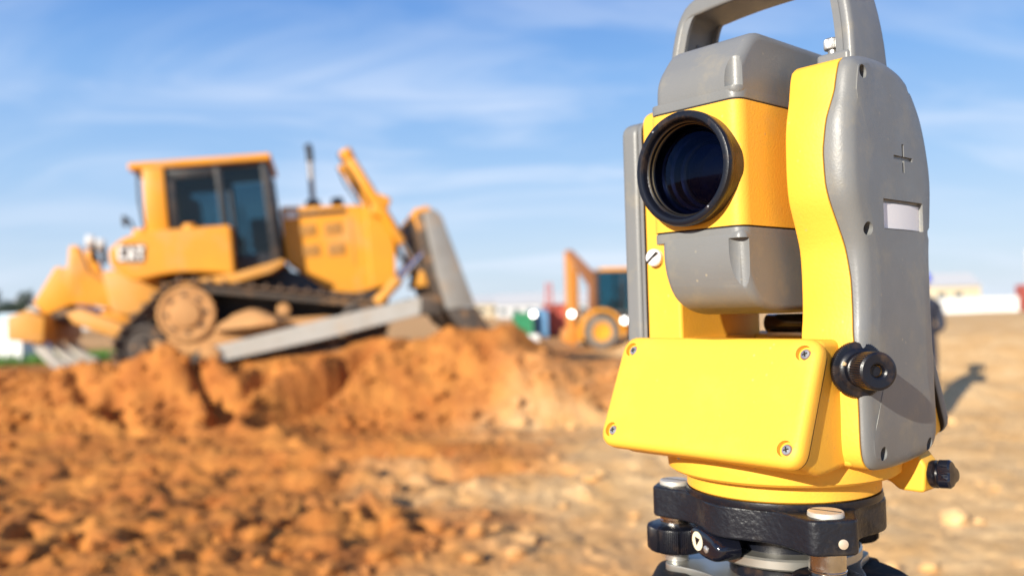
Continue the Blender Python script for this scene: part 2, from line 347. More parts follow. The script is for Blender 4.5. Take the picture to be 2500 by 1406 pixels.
def sn(s, d=5, r=.6):
    n = N.new('ShaderNodeTexNoise'); n.inputs['Scale'].default_value = s; n.inputs['Detail'].default_value = d; n.inputs['Roughness'].default_value = r; L.new(geo.outputs['Position'], n.inputs['Vector']); return n.outputs['Fac']
def sm(f, a, c):
    n = N.new('ShaderNodeMix'); n.data_type = 'RGBA'; L.new(f, n.inputs['Factor'])
    for i, v in ((6, a), (7, c)):
        if isinstance(v, tuple): n.inputs[i].default_value = (*v, 1)
        else: L.new(v, n.inputs[i])
    return n.outputs[2]
def sr(v, a, c, lo=0., hi=1.):
    n = N.new('ShaderNodeMapRange'); n.inputs[1].default_value = a; n.inputs[2].default_value = c; n.inputs[3].default_value = lo; n.inputs[4].default_value = hi; L.new(v, n.inputs[0]); return n.outputs[0]
red = sm(sr(sn(1.3), .35, .65), (.40, .138, .033), (.54, .222, .052)); red = sm(sr(sn(6), .45, .7, 0, .6), red, (.27, .088, .027))
pale = sm(sr(sn(2.2), .35, .68), (.71, .41, .16), (.81, .55, .275)); pale = sm(sr(sn(9), .5, .72, 0, .5), pale, (.52, .26, .09))
L.new(sm(att.outputs['Fac'], red, pale), b.inputs['Base Color'])
bn = N.new('ShaderNodeBump'); bn.inputs['Distance'].default_value = .03; L.new(sn(14, 6, .7), bn.inputs['Height']); L.new(bn.outputs[0], b.inputs['Normal'])
me.materials.append(SOIL)
# loose clods, too many to count
ico = bmesh.new(); bmesh.ops.create_icosphere(ico, subdivisions=1, radius=1); IV = np.array([v.co[:] for v in ico.verts]); IF = np.array([[v.index for v in f.verts] for f in ico.faces]); ico.free()
n_c = 1300; cr_ = rng.uniform(4.2, 11.8, n_c) ; ca = rng.uniform(R(-36), R(36), n_c); CX_, CY_ = cr_ * np.sin(ca), cr_ * np.cos(ca)
cr2 = rng.uniform(0, 1, 1500); CX_ = np.concatenate([CX_, rng.uniform(-8, 3, 1500)]); CY_ = np.concatenate([CY_, 11.0 + 1.7 * cr2]); n_c = len(CX_)
keep = rng.random(n_c) < np.clip(1.05 - .8 * sandy(CX_, CY_), .12, 1); CX_, CY_ = CX_[keep], CY_[keep]; n_c = len(CX_)
cs = rng.lognormal(math.log(.026), .55, n_c).clip(.010, .09); V, F_, S_ = [], [], []
hz_ = height(CX_, CY_); sd = sandy(CX_, CY_)
for i in range(n_c):
    v = IV * (1 + rng.uniform(-.3, .3, (len(IV), 1))) * np.array([1, rng.uniform(.7, 1.3), rng.uniform(.55, .9)]) * cs[i]
    a = rng.uniform(0, 6.28); v = v @ np.array([[math.cos(a), -math.sin(a), 0], [math.sin(a), math.cos(a), 0], [0, 0, 1]])
    V.append(v + [CX_[i], CY_[i], hz_[i] + cs[i] * .3]); F_.append(IF + i * len(IV)); S_.append(np.full(len(IV), sd[i]))
me = bpy.data.meshes.new('soil_clods'); me.from_pydata(np.concatenate(V).tolist(), [], np.concatenate(F_).tolist())
at = me.attributes.new('sand', 'FLOAT', 'POINT'); at.data.foreach_set('value', np.concatenate(S_).astype(np.float32)); me.materials.append(SOIL)
cl_ = bpy.data.objects.new('soil_clods', me); COL.objects.link(cl_); tag(cl_, 'loose clods of reddish brown earth scattered over the churned ground', 'soil', kind='stuff')

# ================================================================== the total station (built in millimetres, front towards -Y)
K = 0.001
station = empty('total_station', (0.14852, 0.48952, CAM_H - 0.10228), STATION_YAW, 'yellow and grey total station with round black objective lens, clamped on its tribrach', 'total station')
def G(): return Geo(K)

# --- rotating base
o = G().lathe([(0, 1.0), (50.5, 1.0), (52, 2), (52, 12), (0, 12)], seg=96).build('base_ring', YEL, station)
o = G().lathe([(0, 11.2), (60.5, 11.2), (62.2, 12.6), (62.6, 16), (62.6, 28), (61.4, 30.5), (58, 32), (0, 33)], seg=96).build('base_flange', YEL, station)
G().lathe([(0, 10.5), (52.6, 10.5), (52.6, 11.4), (0, 11.4)], seg=96).build('base_seam', GAP, station)
sc = G().lathe([(0, 0), (2.3, 0), (2.3, .7), (1.6, 1.3), (0, 1.5)], (-27.4, -55.9, 21.5), (-0.44, -0.9, 0), 20).build('base_screw', SILV, station)
G().box((-27.9, -57.2, 21.5), (2.4, .5, .5)).build('screw_slot', GAP, sc)

# --- yokes and side covers: loops of one side contour, swept outwards
CONT = [(-33, 221.5), (-20, 223.5), (0, 223), (18, 218), (30, 207), (38, 195), (44, 178), (46, 163), (44, 145), (41, 128), (40, 110), (40, 90), (40, 60), (40, 36), (36, 26), (25, 22), (0, 20), (-25, 20.5), (-35, 23), (-39, 31), (-39, 50), (-39, 70), (-38.5, 86), (-37, 95), (-36.4, 110), (-37.2, 127), (-41, 139), (-46, 152), (-47.5, 165), (-47.2, 182), (-46, 192), (-42.9, 203), (-41.2, 212), (-38.8, 218.6)]
CP = spline(CONT, 150)
tan = np.roll(CP, -1, 0) - np.roll(CP, 1, 0); tan /= np.linalg.norm(tan, axis=1)[:, None]
cen = np.array([0.0, 120.0]); nor = np.stack([tan[:, 1], -tan[:, 0]], 1)
if ((nor * (CP - cen)).sum(1)).mean() < 0: nor = -nor
seam_z = [20, 31, 51, 70, 94, 113, 129, 141, 159, 175, 190, 204, 216, 224]
seam_x = [66.6, 66.5, 66.2, 66, 64, 63.4, 61.5, 59.9, 57.9, 57.4, 59, 61.7, 62.6, 62.8]
def seam(z): return np.interp(z, seam_z, seam_x)
XO = 71.0
dang = np.arctan2(*(np.cross(tan, np.roll(tan, -1, 0)), (tan * np.roll(tan, -1, 0)).sum(1)))
sl_ = np.linalg.norm(np.roll(CP, -1, 0) - CP, axis=1); crv = dang / sl_
if np.median(crv) < 0: crv = -crv
RAD = np.where(crv > 1e-4, 1 / np.maximum(crv, 1e-4), 999.0)          # local radius of the convex stretches
LIM = np.minimum.reduce([np.roll(RAD, k) for k in range(-4, 5)]) * 0.6
for _ in range(12): LIM = np.minimum(LIM, (np.roll(LIM, 1) + np.roll(LIM, -1) + 2 * LIM) / 4 + .3)
def ring(fx, inset, sgn, sh, shrink=1.0):
    out = []
    for (y, z), n, lm in zip(CP, nor, LIM):
        x = fx(z) if callable(fx) else fx; i_ = min(inset, lm)
        y2, z2 = y - n[0] * i_, z - n[1] * i_
        out.append((sgn * x + sh, y2 * shrink, 120 + (z2 - 120) * shrink))
    return out
def yoke(sgn, sh, parent):
    rg = [ring(36.5, 4, sgn, sh), ring(36.8, 2, sgn, sh), ring(37.8, .6, sgn, sh), ring(39.5, 0, sgn, sh), ring(lambda z: seam(z) - 1.0, 0, sgn, sh), ring(lambda z: seam(z) - .25, .35, sgn, sh), ring(lambda z: seam(z), 1.6, sgn, sh)]
    return G().rings(rg).build('yoke', YEL, parent)
def cover(sgn, sh, parent):
    rg = [ring(lambda z: seam(z) + .1, 1.6, sgn, sh), ring(lambda z: seam(z) + .35, .5, sgn, sh), ring(lambda z: seam(z) + 1.0, 0, sgn, sh)]
    for k in range(1, 9):
        a = k / 8 * math.pi / 2
        rg.append(ring(lambda z, a=a: seam(z) + 1 + (XO - seam(z) - 1) * math.sin(a) ** 0.9, 8.5 * (1 - math.cos(a)), sgn, sh))
    rg += [ring(XO + .5, 8.5, sgn, sh, .9), ring(XO + .9, 8.5, sgn, sh, .75)]
    return G().rings(rg).build('side_cover', GREY, parent, smooth=40)
yr = yoke(1, 0, station); cr = cover(1, 0, station)
LP_ = rpoly([(-40, 20), (40, 20), (40, 200), (28, 219), (-28, 219), (-40, 214)], [6, 6, 10, 8, 8, 6], 6)
yl = G().prism(LP_, 'x', -60, -35.5, 2.2, 3, 50).build('yoke', YEL, station, wn_=True)
LC_ = rpoly([(-40.5, 22), (40.5, 22), (40.5, 198), (28, 214), (-28, 214), (-40.5, 210)], [6, 6, 10, 8, 8, 6], 6)
cl = G().prism(LC_, 'x', -76.5, -63.2, 4.0, 4, 50).build('side_cover', GREY, station, wn_=True)
G().prism(LC_, 'x', -62.7, -60.2, .4, 2, 50).build('cover_rim', GREY, cl, wn_=True)
G().prism([(y * .985, 118 + (z - 118) * .99) for y, z in LC_], 'x', -63.4, -59.8).build('seam', GAP, cl)
G().rings([ring(lambda z: seam(z) - 1.2, 1.0, 1, 0), ring(lambda z: seam(z) + 1.2, 1.0, 1, 0)]).build('seam', GAP, station)
# countersunk holes, moulded cross, label window
holes = [(-31.5, 213), (-31.5, 137), (-24.5, 28.5), (20.5, 212), (37.5, 137.2), (27.5, 27)]
g = G()
for y, z in holes: g.cyl((60, y, z), (80, y, z), 3.4, seg=28)
g.box((72.5, 6.5, 174.2), (3.6, 21, 2.0)); g.box((72.5, 6.5, 174.2), (3.7, 2.2, 14.6))
g.box((71.4, 5, 145), (3.4, 44, 15), 0.8, 2)
cut(cr, g, 40)
for y, z in holes:
    s_ = G().cyl((61, y, z), (63.5, y, z), 3.0, seg=20, bev=.4).build('cover_screw', SILV, cr)
win = G()
pr = [(y, 137.9 + (z - 137.9)) for y, z in [(-16.6, 138), (26.6, 138), (26.6, 151.2), (-16.6, 151.2)]]
win.rings([[(70.0 + 1.1 * math.sin(math.pi * t / 8), -16.6 + 43.2 * t / 8, 138.1), (70.0 + 1.1 * math.sin(math.pi * t / 8), -16.6 + 43.2 * t / 8, 150.6)] + [(69.5, -16.6 + 43.2 * t / 8, 150.6), (69.5, -16.6 + 43.2 * t / 8, 138.1)] for t in range(9)])
win.build('label_window', WHITE, cr)

# --- centre block between the yokes
blk = G().prism(rpoly([(-37, 22), (37, 22), (37, 84), (-37, 84)], [4, 4, 3, 3]), 'x', -60, 61, 3, 3).build('centre_block', YEL, station, wn_=True)
g = G(); g.cyl((-34, 0, 172), (34, 0, 172), 96, seg=72); cut(blk, g)
# root of the yokes flowing into the flange
G().lathe([(0, 27), (60, 27), (58.5, 33), (52, 42), (0, 42)], seg=96).build('yoke_root', YEL, station)

# --- control panels, front (blank yellow cap) and rear (grey cap)
SL = Vector((0, -26, -58)).normalized()
def panel(front):
    s = -1 if front else 1
    body = G().prism(rpoly([(s * 55, 84.2), (s * 30, 84.2), (s * 30, 22), (s * 58, 20), (s * 77, 27)][::s], 5), 'x', -58.5, 57.5, 4, 3).build('panel_body', YEL, station, wn_=True)
    # cap: rounded slab in the sloping plane
    W, Hh = 61.0, 63.6
    up = Vector((0, s * 26, -58)).normalized() * -1        # along the slope, upwards
    nrm = Vector((0, s * 58, 26)).normalized()             # outwards
    top = Vector((-1.0, s * 57.5, 86.0))
    ctr = top - up * (Hh / 2)
    M = Matrix(((1, up.x, nrm.x, ctr.x), (0, up.y, nrm.y, ctr.y), (0, up.z, nrm.z, ctr.z), (0, 0, 0, 1)))
    g = G(); outl = rpoly([(-W, -Hh / 2), (W, -Hh / 2), (W, Hh / 2), (-W, Hh / 2)], 9.5, 8)
    g.prism(outl, 'z', -7.2, .8, 0, M=M); cap = None
    def inset(d, h): return [tuple(M @ Vector((x * (W - d) / W, y * (Hh / 2 - d) / (Hh / 2), h))) for x, y in outl]
    g = G().rings([inset(1.2, -7.5), inset(.3, -7.2), inset(0, -6.2), inset(0, -3.0), inset(.5, -1.2), inset(1.7, .1), inset(3.4, .75), inset(6, .95)])
    cap = g.build('panel_cap', YEL if front else GREY_SM, station, smooth=40, wn_=True)
    c = G(); scr = [(-W + 8, -Hh / 2 + 8.5), (W - 8, -Hh / 2 + 8.5), (W - 8, Hh / 2 - 8.5), (-W + 8, Hh / 2 - 8.5)]
    for x, y in scr:
        c.cyl(M @ Vector((x, y, -2.0)), M @ Vector((x, y, 5)), 3.9, seg=28)
    if front: c.cyl((-1, -95, 86.2 + 198.2), (-1, -35, 86.2 + 198.2), 200, seg=360)
    cut(cap, c, 40)
    gl = G().rings([inset(.6, -8.3), inset(.6, -7.3)]).build('panel_seam', GAP, station)
    for x, y in scr:
        h = G().lathe([(0, 0), (2.7, 0), (2.7, .9), (2.2, 1.5), (0, 1.7)], M @ Vector((x, y, -2.0)), nrm, 24).build('panel_screw', SILV, cap)
        q = G()
        for a in (20, 110):
            d = M.to_3x3() @ Vector((math.cos(R(a)), math.sin(R(a)), 0)); p = M @ Vector((x, y, -.15))
            q.cyl(p - d * 1.3, p + d * 1.3, .32, seg=6)
        q.build('screw_slot', GAP, h)
    return cap
panel(True); panel(False)

# --- telescope
XT = 28.5
g = G(); g.prism(rpoly([(-XT, -72.8), (XT, -72.8), (XT, 68), (-XT, 68)], 7.5, 7), 'z', 141.2, 203.0, 0)
tel = g.build('telescope_body', YEL, station, wn_=True)
up_prof = rpoly([(-72.6, 203.8), (-72.6, 221), (-57, 240.3), (58, 240.3), (67, 226), (67.6, 203.8)], [0, 9, 9, 9, 9, 0], 6)
g = G(); g.prism(up_prof, 'x', -24, XT - .2, 5.0, 4, 50)
top = g.build('telescope_top_cover', GREY, station, wn_=True)
lip = G().prism(rpoly([(-XT + .1, -72.6), (XT - .2, -72.6), (XT - .2, 67.8), (-XT + .1, 67.8)], 7.5, 7), 'z', 203.8, 209, .6, 2, 60).build('cover_lip', GREY, top, wn_=True)
c = G(); c.lathe([(0, 210), (6.2, 210), (6.2, 225), (5.4, 229), (3.4, 231.8), (0, 233)], (26.6, -74.2, 0), (0, 0, 1), 32)
cut(top, c, 40)
G().prism(rpoly([(-XT + .6, -72.2), (XT - .6, -72.2), (XT - .6, 67), (-XT + .6, 67)], 7.5, 7), 'z', 202.6, 204.2).build('seam', GAP, tel)
lo_prof = rpoly([(-72.6, 140.4), (-72.6, 121), (-64, 104), (-46, 97.2), (44, 97.2), (60, 104), (67, 121), (67, 140.4)], [0, 12, 12, 10, 10, 12, 12, 0], 6)
low = G().prism(lo_prof, 'x', -22.5, XT - .2, 4.5, 4, 50).build('telescope_lower_cover', GREY, station, wn_=True)
G().prism(rpoly([(-XT + .1, -72.4), (XT - .3, -72.4), (XT - .3, 66.8), (-XT + .1, 66.8)], 7.5, 7), 'z', 135.2, 140.4, .5, 2, 60).build('cover_lip', GREY, low, wn_=True)
c = G(); c.cyl((26.8, -74.0, 90), (26.8, -74.0, 135.0), 6.9, seg=36); cut(low, c, 40)
G().prism(rpoly([(-XT + .6, -72.2), (XT - .6, -72.2), (XT - .6, 67), (-XT + .6, 67)], 7.5, 7), 'z', 140.0, 141.6).build('seam', GAP, tel)
G().cyl((-36, 0, 172), (36, 0, 172), 19, seg=48).build('trunnion', YEL, tel)
# objective: sleeve, rim, baffles, lens
ZC = 171.6
c = G(); c.cyl((-.5, -90, ZC), (-.5, -40, ZC), 24.2, seg=64); cut(tel, c, 40)
obj_ = G().lathe([(27.0, 0), (28.6, 0), (28.6, 7.0), (28.9, 8.0), (29.2, 8.6), (29.2, 11.4), (28.6, 12.6), (27.2, 13.1), (25.8, 12.8), (25.2, 12.2), (24.8, 11.2), (24.5, 9), (23.9, 8.6), (23.6, 5), (23.2, 4.6), (22.8, -1), (21.2, -1.2), (21.0, -6), (19, -6.3), (18.8, -12), (16.5, -12.4), (16.2, -20), (13.5, -20.4), (13.2, -26), (0, -26)], (-.5, -69.5, ZC), (0, -1, 0), 96, cap0=False).build('objective_barrel', BLK, tel)
for r_, d_ in ((24.2, 8.4), (23.5, 6.2)):
    G().lathe([(r_ - .7, d_), (r_ - .25, d_ + .35), (r_, d_ + .2), (r_, d_ - .2), (r_ - .7, d_)], (-.5, -69.5, ZC), (0, -1, 0), 96).build('retaining_ring', mat('dark_bronze', (0.10, 0.08, 0.05), 0.28, 0.9), obj_)
Rl = 62.0
prof = [(23.2 * t, math.sqrt(Rl ** 2 - (23.2 * t) ** 2) - Rl + 8.6) for t in np.linspace(1, 0, 12)]
LENSF = bpy.data.materials.new('coated_front_lens'); LENSF.use_nodes = True
_n, _l = LENSF.node_tree.nodes, LENSF.node_tree.links; _n.remove(_n['Principled BSDF'])
_a = _n.new('ShaderNodeBsdfTransparent'); _a.inputs[0].default_value = (.19, .25, .48, 1); _b = _n.new('ShaderNodeBsdfGlossy'); _b.inputs['Roughness'].default_value = .02; _b.inputs['Color'].default_value = (.45, .6, 1, 1)
_c = _n.new('ShaderNodeFresnel'); _c.inputs[0].default_value = 1.32; _d = _n.new('ShaderNodeMixShader'); _l.new(_c.outputs[0], _d.inputs[0]); _l.new(_a.outputs[0], _d.inputs[1]); _l.new(_b.outputs[0], _d.inputs[2]); _l.new(_d.outputs[0], _n['Material Output'].inputs['Surface'])
G().lathe(prof[:1] + prof, (-.5, -69.5, ZC), (0, -1, 0), 80, cap0=False).build('objective_lens', LENSF, tel)
G().lathe([(16, -15)] + [(16 * q_, math.sqrt(30 ** 2 - (16 * q_) ** 2) - 30 - 9) for q_ in np.linspace(1, 0, 10)], (-.5, -69.5, ZC), (0, -1, 0), 64).build('inner_lens', LENS, tel)
G().lathe([(15.6, -12.4), (16.6, -11.6), (16.9, -12.2), (16.2, -13), (15.6, -12.4)], (-.5, -69.5, ZC), (0, -1, 0), 80).build('inner_ring', mat('dark_bronze', (0.10, 0.08, 0.05), 0.28, 0.9), tel)
for a in (128, -52):
    G().lathe([(0, 0), (.55, 0), (.55, .25), (0, .3)], (-.5 + 26.7 * math.cos(R(a)), -82.7, ZC + 26.7 * math.sin(R(a))), (0, -1, 0), 12).build('rim_pin', SILV, obj_)
# rear eyepiece
G().lathe([(14, 0), (14, 10), (12, 12), (12, 26), (10.5, 28), (7, 28), (6.5, 26), (0, 26)], (0, 66, ZC), (0, 1, 0), 48).build('eyepiece', BLK, tel)
# level vial under the telescope
lv = G().cyl((-24, 30, 90.5), (30, 30, 90.5), 5.6, seg=28, bev=.6).build('level_vial', BLK_GL, station)
G().cyl((-24.4, 30, 90.5), (-23.6, 30, 90.5), 4.0, seg=24).build('vial_cap', WHITE, lv)
G().box((6, 30, 84.0), (56, 10, 2.6), .5).build('vial_bracket', ALU, station)
# slotted adjusting screw on the left yoke
s_ = G().lathe([(0, 0), (5.0, 0), (5.0, 4.6), (4.2, 5.6), (0, 6.2)], (-52.0, -39.0, 130.5), (0.15, -1, 0), 28).build('slotted_screw', WHITE, yl)
G().box((0, 0, 0), (9.0, 1.0, 1.1), M=Matrix.Translation((-51.1, -45.1, 130.5)) @ Matrix.Rotation(R(-38), 4, 'Y')).build('screw_slot', GAP, s_)

# --- focus / tangent knob on the right corner
KD = Vector((0.79, -0.61, 0.03)).normalized(); KB = Vector((60.5, -33.0, 69.5))
def knurl(n, amp, r0, z0, z1):
    return lambda a, r, z: 1 + (amp * math.cos(n * a) if (r > r0 and z0 <= z <= z1) else 0)
kn = G().lathe([(0, 0), (9, 0), (9, 5.0), (12.4, 5.0), (13.2, 5.6), (13.2, 8.8), (12.5, 9.5), (10.4, 9.7), (9.6, 10.6), (8.4, 11.0), (8.0, 13.5), (7.2, 14.0), (6.9, 16.4), (0, 17)], KB, KD, 240, knurl(80, 0.02, 12, 5.5, 9)).build('drive_knob_collar', BLK_CAST if False else BLK, station)
k2 = G().lathe([(0, 15.6), (7.9, 15.6), (8.5, 16.3), (8.7, 19), (8.9, 26.4), (8.6, 27.2), (7.6, 27.8), (4.0, 27.6), (3.2, 27.0), (2.8, 24.5), (0, 24.5)], KB, KD, 240, knurl(48, 0.022, 8.2, 16, 27)).build('drive_knob', BLK, station)
G().lathe([(2.4, 24.6), (2.7, 25.3), (2.9, 25.0), (2.6, 24.4), (2.4, 24.6)], KB, KD, 40).build('knob_eyelet', mat('brass', (0.5, 0.3, 0.1), 0.3, 1.0), k2)
G().lathe([(0, 0), (1.0, 0), (1.0, .8), (0, 1)], KB + KD * 11.0 + Vector((-.5, -.65, .3)).normalized() * 8.6, (-0.3, -0.8, 0.3), 14).build('collar_pin', mat('tan_paint', (0.55, 0.38, 0.22), 0.5), kn)

# --- clamp screw low on the right
arm = G().prism(rpoly([(38, -1), (58, -2.5), (63, -6.5), (76, -6.5), (77.5, 8), (72, 15), (60, 17), (38, 14)], 2.2), 'y', 17, 33, 1.8, 3, M=Matrix.Translation((-7, 5, 8.4))).build('clamp_housing', YEL, station, wn_=True)
ck = G().lathe([(0, 0), (6.8, 0), (7.2, 1), (7.2, 2.8), (5.0, 3.4), (4.6, 5)], (70.2, 30, 11.0), (1, 0, 0.08), 36).build('clamp_collar', BLK, station)
G().lathe([(0, 0), (5.8, 0), (6.6, 1), (6.6, 5.8), (5.8, 6.8), (0, 7.2)], (74.4, 30, 11.4), (1, 0, 0.08), 72, lambda a, r, z: 1 + (.2 * math.cos(3 * a + 0.6) if r > 3 else 0)).build('clamp_knob', BLK_GL, station)

# --- carrying handle
hp = spline([(59.5, 221), (58.5, 240), (56, 258), (52.5, 272), (46.5, 281.5), (35, 286), (16, 288.5), (0, 289.0)], 26, False)
hp = np.concatenate([hp, (hp * np.array([-1, 1]))[::-1][1:]])
tg = np.gradient(hp, axis=0); tg /= np.linalg.norm(tg, axis=1)[:, None]; hn = np.stack([tg[:, 1], -tg[:, 0]], 1)   # outward normal in x-z
g = G(); rs = []
for (x, z), n in zip(hp, hn):
    f = min(1, max(0, (z - 221) / 60)); hw = 22.0 - 4.0 * f; th = 6.0 + 7.0 * max(0, (z - 274) / 15)
    sec = rpoly([(-hw + 5, -th), (hw, -th), (hw, 0), (-hw + 5, 0)], [2.2, 2.2, 3.5, 3.5], 4)
    rs.append([(x + n[0] * q, p, z + n[1] * q) for p, q in sec])
g.rings(rs)
han = g.build('carrying_handle', GREY, station, smooth=45)
for s in (1, -1):
    G().prism([(s * 54, 228), (s * 43.5, 228), (s * 49, 262), (s * 50.5, 263)][::s], 'y', 1.4, 4.6, .5).build('handle_rib', GREY, han)
    for q in (1, -1):      # the open channel's edges
        rsx = []
        for (x, z), n in list(zip(hp, hn))[(0 if s == 1 else len(hp) - 21):(21 if s == 1 else len(hp))]:
            hw = 22.0 - 4.0 * min(1, max(0, (z - 221) / 60))
            rsx.append([(x + n[0] * w, (q * (hw - v) if q > 0 else -(hw - 5 - v)), z + n[1] * w) for v, w in ((.4, -5.5), (3.4, -5.5), (3.4, -9.5), (.8, -9.5))])
        G().rings(rsx).build('handle_flange', GREY, han)
    mt = G().box((s * 48.5, 2, 225.5), (18, 40, 9.5), 2, 3).build('handle_mount', GREY, han, wn_=True)
    G().lathe([(0, 0), (2.6, 0), (2.6, 3.4), (4.2, 3.6), (4.4, 4.2), (4.4, 8.4), (3.8, 9.2), (0, 9.4)], (s * 45.0, -10, 230.0), (0, 0, 1), 120, knurl(40, 0.03, 4, 3.8, 8.6)).build('handle_screw', SILV, han)

# ================================================================== tribrach
trib = empty('tribrach', station.location - Vector((0, 0, 0.0)), STATION_YAW, 'black three-cornered tribrach with steel foot screws, under the yellow total station', 'tribrach')
AZ = [R(-39), R(-156), R(84)]; RA = 72.0
def tri_outline(ra, hw, rin, rr):
    pts = []
    for k in (0, 1, 2):
        a = AZ[[1, 0, 2][k]]                       # counter-clockwise order: left, near, back
        u = Vector((math.cos(a), math.sin(a))); v = Vector((-u.y, u.x))
        pts += [tuple(u * (ra - 26) - v * (hw + 9)), tuple(u * ra - v * hw), tuple(u * ra + v * hw), tuple(u * (ra - 26) + v * (hw + 9))]
        b = AZ[[0, 2, 1][k]]; 
        m = Vector((math.cos(a) + math.cos(b), math.sin(a) + math.sin(b))).normalized() * rin
        pts.append(tuple(m))
    return rpoly(pts, rr, 6)
tp = G().prism(tri_outline(RA, 11.5, 57, [12, 4.5, 4.5, 12, 14]), 'z', -19.5, -2.2, 1.6, 3, 50).build('top_plate', BLK_CAST, trib, smooth=40, wn_=True)
G().lathe([(0, -2.6), (52.6, -2.6), (52.9, -1.8), (52.4, .9), (0, .9)], seg=96).build('seat_ring', BLK, trib)
c = G()
u0 = Vector((math.cos(AZ[0]), math.sin(AZ[0]))); v0 = Vector((-u0.y, u0.x))
cx_ = u0 * 60.0 + v0 * 30.0
c.lathe([(0, -9), (9.5, -9), (9.5, 4), (0, 4)], (cx_.x + 6, cx_.y + 2, 0), (0, 0, 1), 32)
cut(tp, c, 40)
ph = (u0 * (RA + 0.2))
pn = G().lathe([(0, 0), (2.4, 0), (2.4, .6), (1.6, .9), (0, 1.0)], (ph.x + v0.x * 3.5, ph.y + v0.y * 3.5, -13.5), (u0.x, u0.y, 0), 20).build('side_pin', mat('dusty_steel', (0.6, 0.5, 0.38), 0.5, 0.4), tp)
FS = [61.0, 61.0, 61.0]; KTOP = [-30.5, -25.0, -24.0]
for a, r_, kt in zip(AZ, FS, KTOP):
    x, y = r_ * math.cos(a), r_ * math.sin(a)
    cap = G().lathe([(0, -2.6), (8.8, -2.6), (8.8, -1.6), (8.6, -.2), (8.2, .1), (0, .15)], (x, y, 0), (0, 0, 1), 40).build('screw_cap', mat('pale_satin_steel', (0.66, 0.64, 0.58), 0.45, 0.5, dust=.3, dscale=120), trib)
    G().box((0, 0, 0), (15.4, .9, .5), M=Matrix.Translation((x, y, .05)) @ Matrix.Rotation(R(10), 4, 'Z')).build('cap_slot', GAP, cap)
    post = G().lathe([(0, -19), (8.9, -19), (8.9, kt + 2.6), (9.2, kt + 2.3), (9.2, kt + 1.7), (8.8, kt + 1.4), (8.8, kt - 2), (0, kt - 2)], (x, y, 0), (0, 0, 1), 48).build('foot_screw', mat('polished_steel', (.62, .60, .57), .2, 1.0, bump=.00008, bscale=260, var=.5, vscale=90, col2=(.35, .3, .24), rvar=.1), trib)
    G().lathe([(0, 0), (1.1, 0), (1.1, .4), (0, .5)], (x + 8.7 * math.cos(R(-75)), y + 8.7 * math.sin(R(-75)), kt + .2), (math.cos(R(-75)), math.sin(R(-75)), 0), 14).build('grub_screw', SILV, post)
    def lob(a_, r, z): return 1 + ((.014 * math.cos(96 * a_) - .045 * (abs(math.cos(4 * a_)) > .985)) if r > 15 else 0)
    G().lathe([(0, kt), (13.5, kt), (16.4, kt - 1.3), (16.8, kt - 2.6), (16.8, kt - 13.6), (15.6, kt - 15), (0, kt - 15)], (x, y, 0), (0, 0, 1), 288, lob).build('foot_screw_knob', BLK, trib)
    G().lathe([(0, kt - 15), (7, kt - 15), (7, -46), (0, -46)], (x, y, 0), (0, 0, 1), 28).build('foot_stem', SILV, trib)
# locking lever with its pointer badge, on the front side
LA = AZ[1] + R(58); lu = Vector((math.cos(R(-101)), math.sin(R(-101)), 0))
LD = Vector((math.cos(R(-112)), math.sin(R(-112)), 0.0)); LX = Vector((-LD.y, LD.x, 0)); LO = Vector((-15, -46, -25.5))
ML = Matrix(((LX.x, 0, LD.x, LO.x), (LX.y, 0, LD.y, LO.y), (0, 1, 0, LO.z), (0, 0, 0, 1))) @ Matrix.Rotation(R(-8), 4, 'Z')
ell = [(15.5 * math.copysign(abs(math.cos(t)) ** .8, math.cos(t)), 7.4 * math.copysign(abs(math.sin(t)) ** .9, math.sin(t))) for t in np.linspace(0, 2 * math.pi, 40, endpoint=False)]
lev = G().rings([[tuple(ML @ Vector((x * k, y * k, h))) for x, y in ell] for k, h in ((1, -8), (1, 2.5), (.97, 4.2), (.88, 5.6), (.7, 6.4))]).build('locking_lever', BLK_GL, trib)
bd = G().prism(circ(-4.2, 0.2, 5.0, 36), 'z', 6.2, 6.7, M=ML).build('pointer_badge', CREAM, lev)
G().prism([(-6.6, 1.9), (-1.6, 2.2), (-4.6, -2.6)], 'z', 6.7, 6.85, M=ML).build('pointer_triangle', BLK_GL, bd)
ls = G().lathe([(0, 5.6), (2.1, 5.6), (2.0, 6.9), (1.3, 7.4), (0, 7.6)], (0, 0, 0), (0, 0, 1), 24)
bmesh.ops.transform(ls.bm, matrix=ML @ Matrix.Translation((4.6, -1.0, 0)), verts=ls.bm.verts); ls = ls.build('lever_screw', SILV, lev)
# base plate, spring plate
G().prism(tri_outline(66, 11, 44, [12, 5, 5, 12, 12]), 'z', -50.5, -46.2, .8, 2, 50).build('base_plate', ALU, trib, smooth=40, wn_=True)
G().lathe([(0, -46), (30, -46), (30, -19), (0, -19)], (0, 0, 0), (0, 0, 1), 48).build('centre_boss', BLK, trib)
G().lathe([(0, -36), (40, -36), (41, -35), (41, -31), (40, -30), (0, -30)], (0, 0, 0), (0, 0, 1), 64).build('spring_plate', ALU, trib)
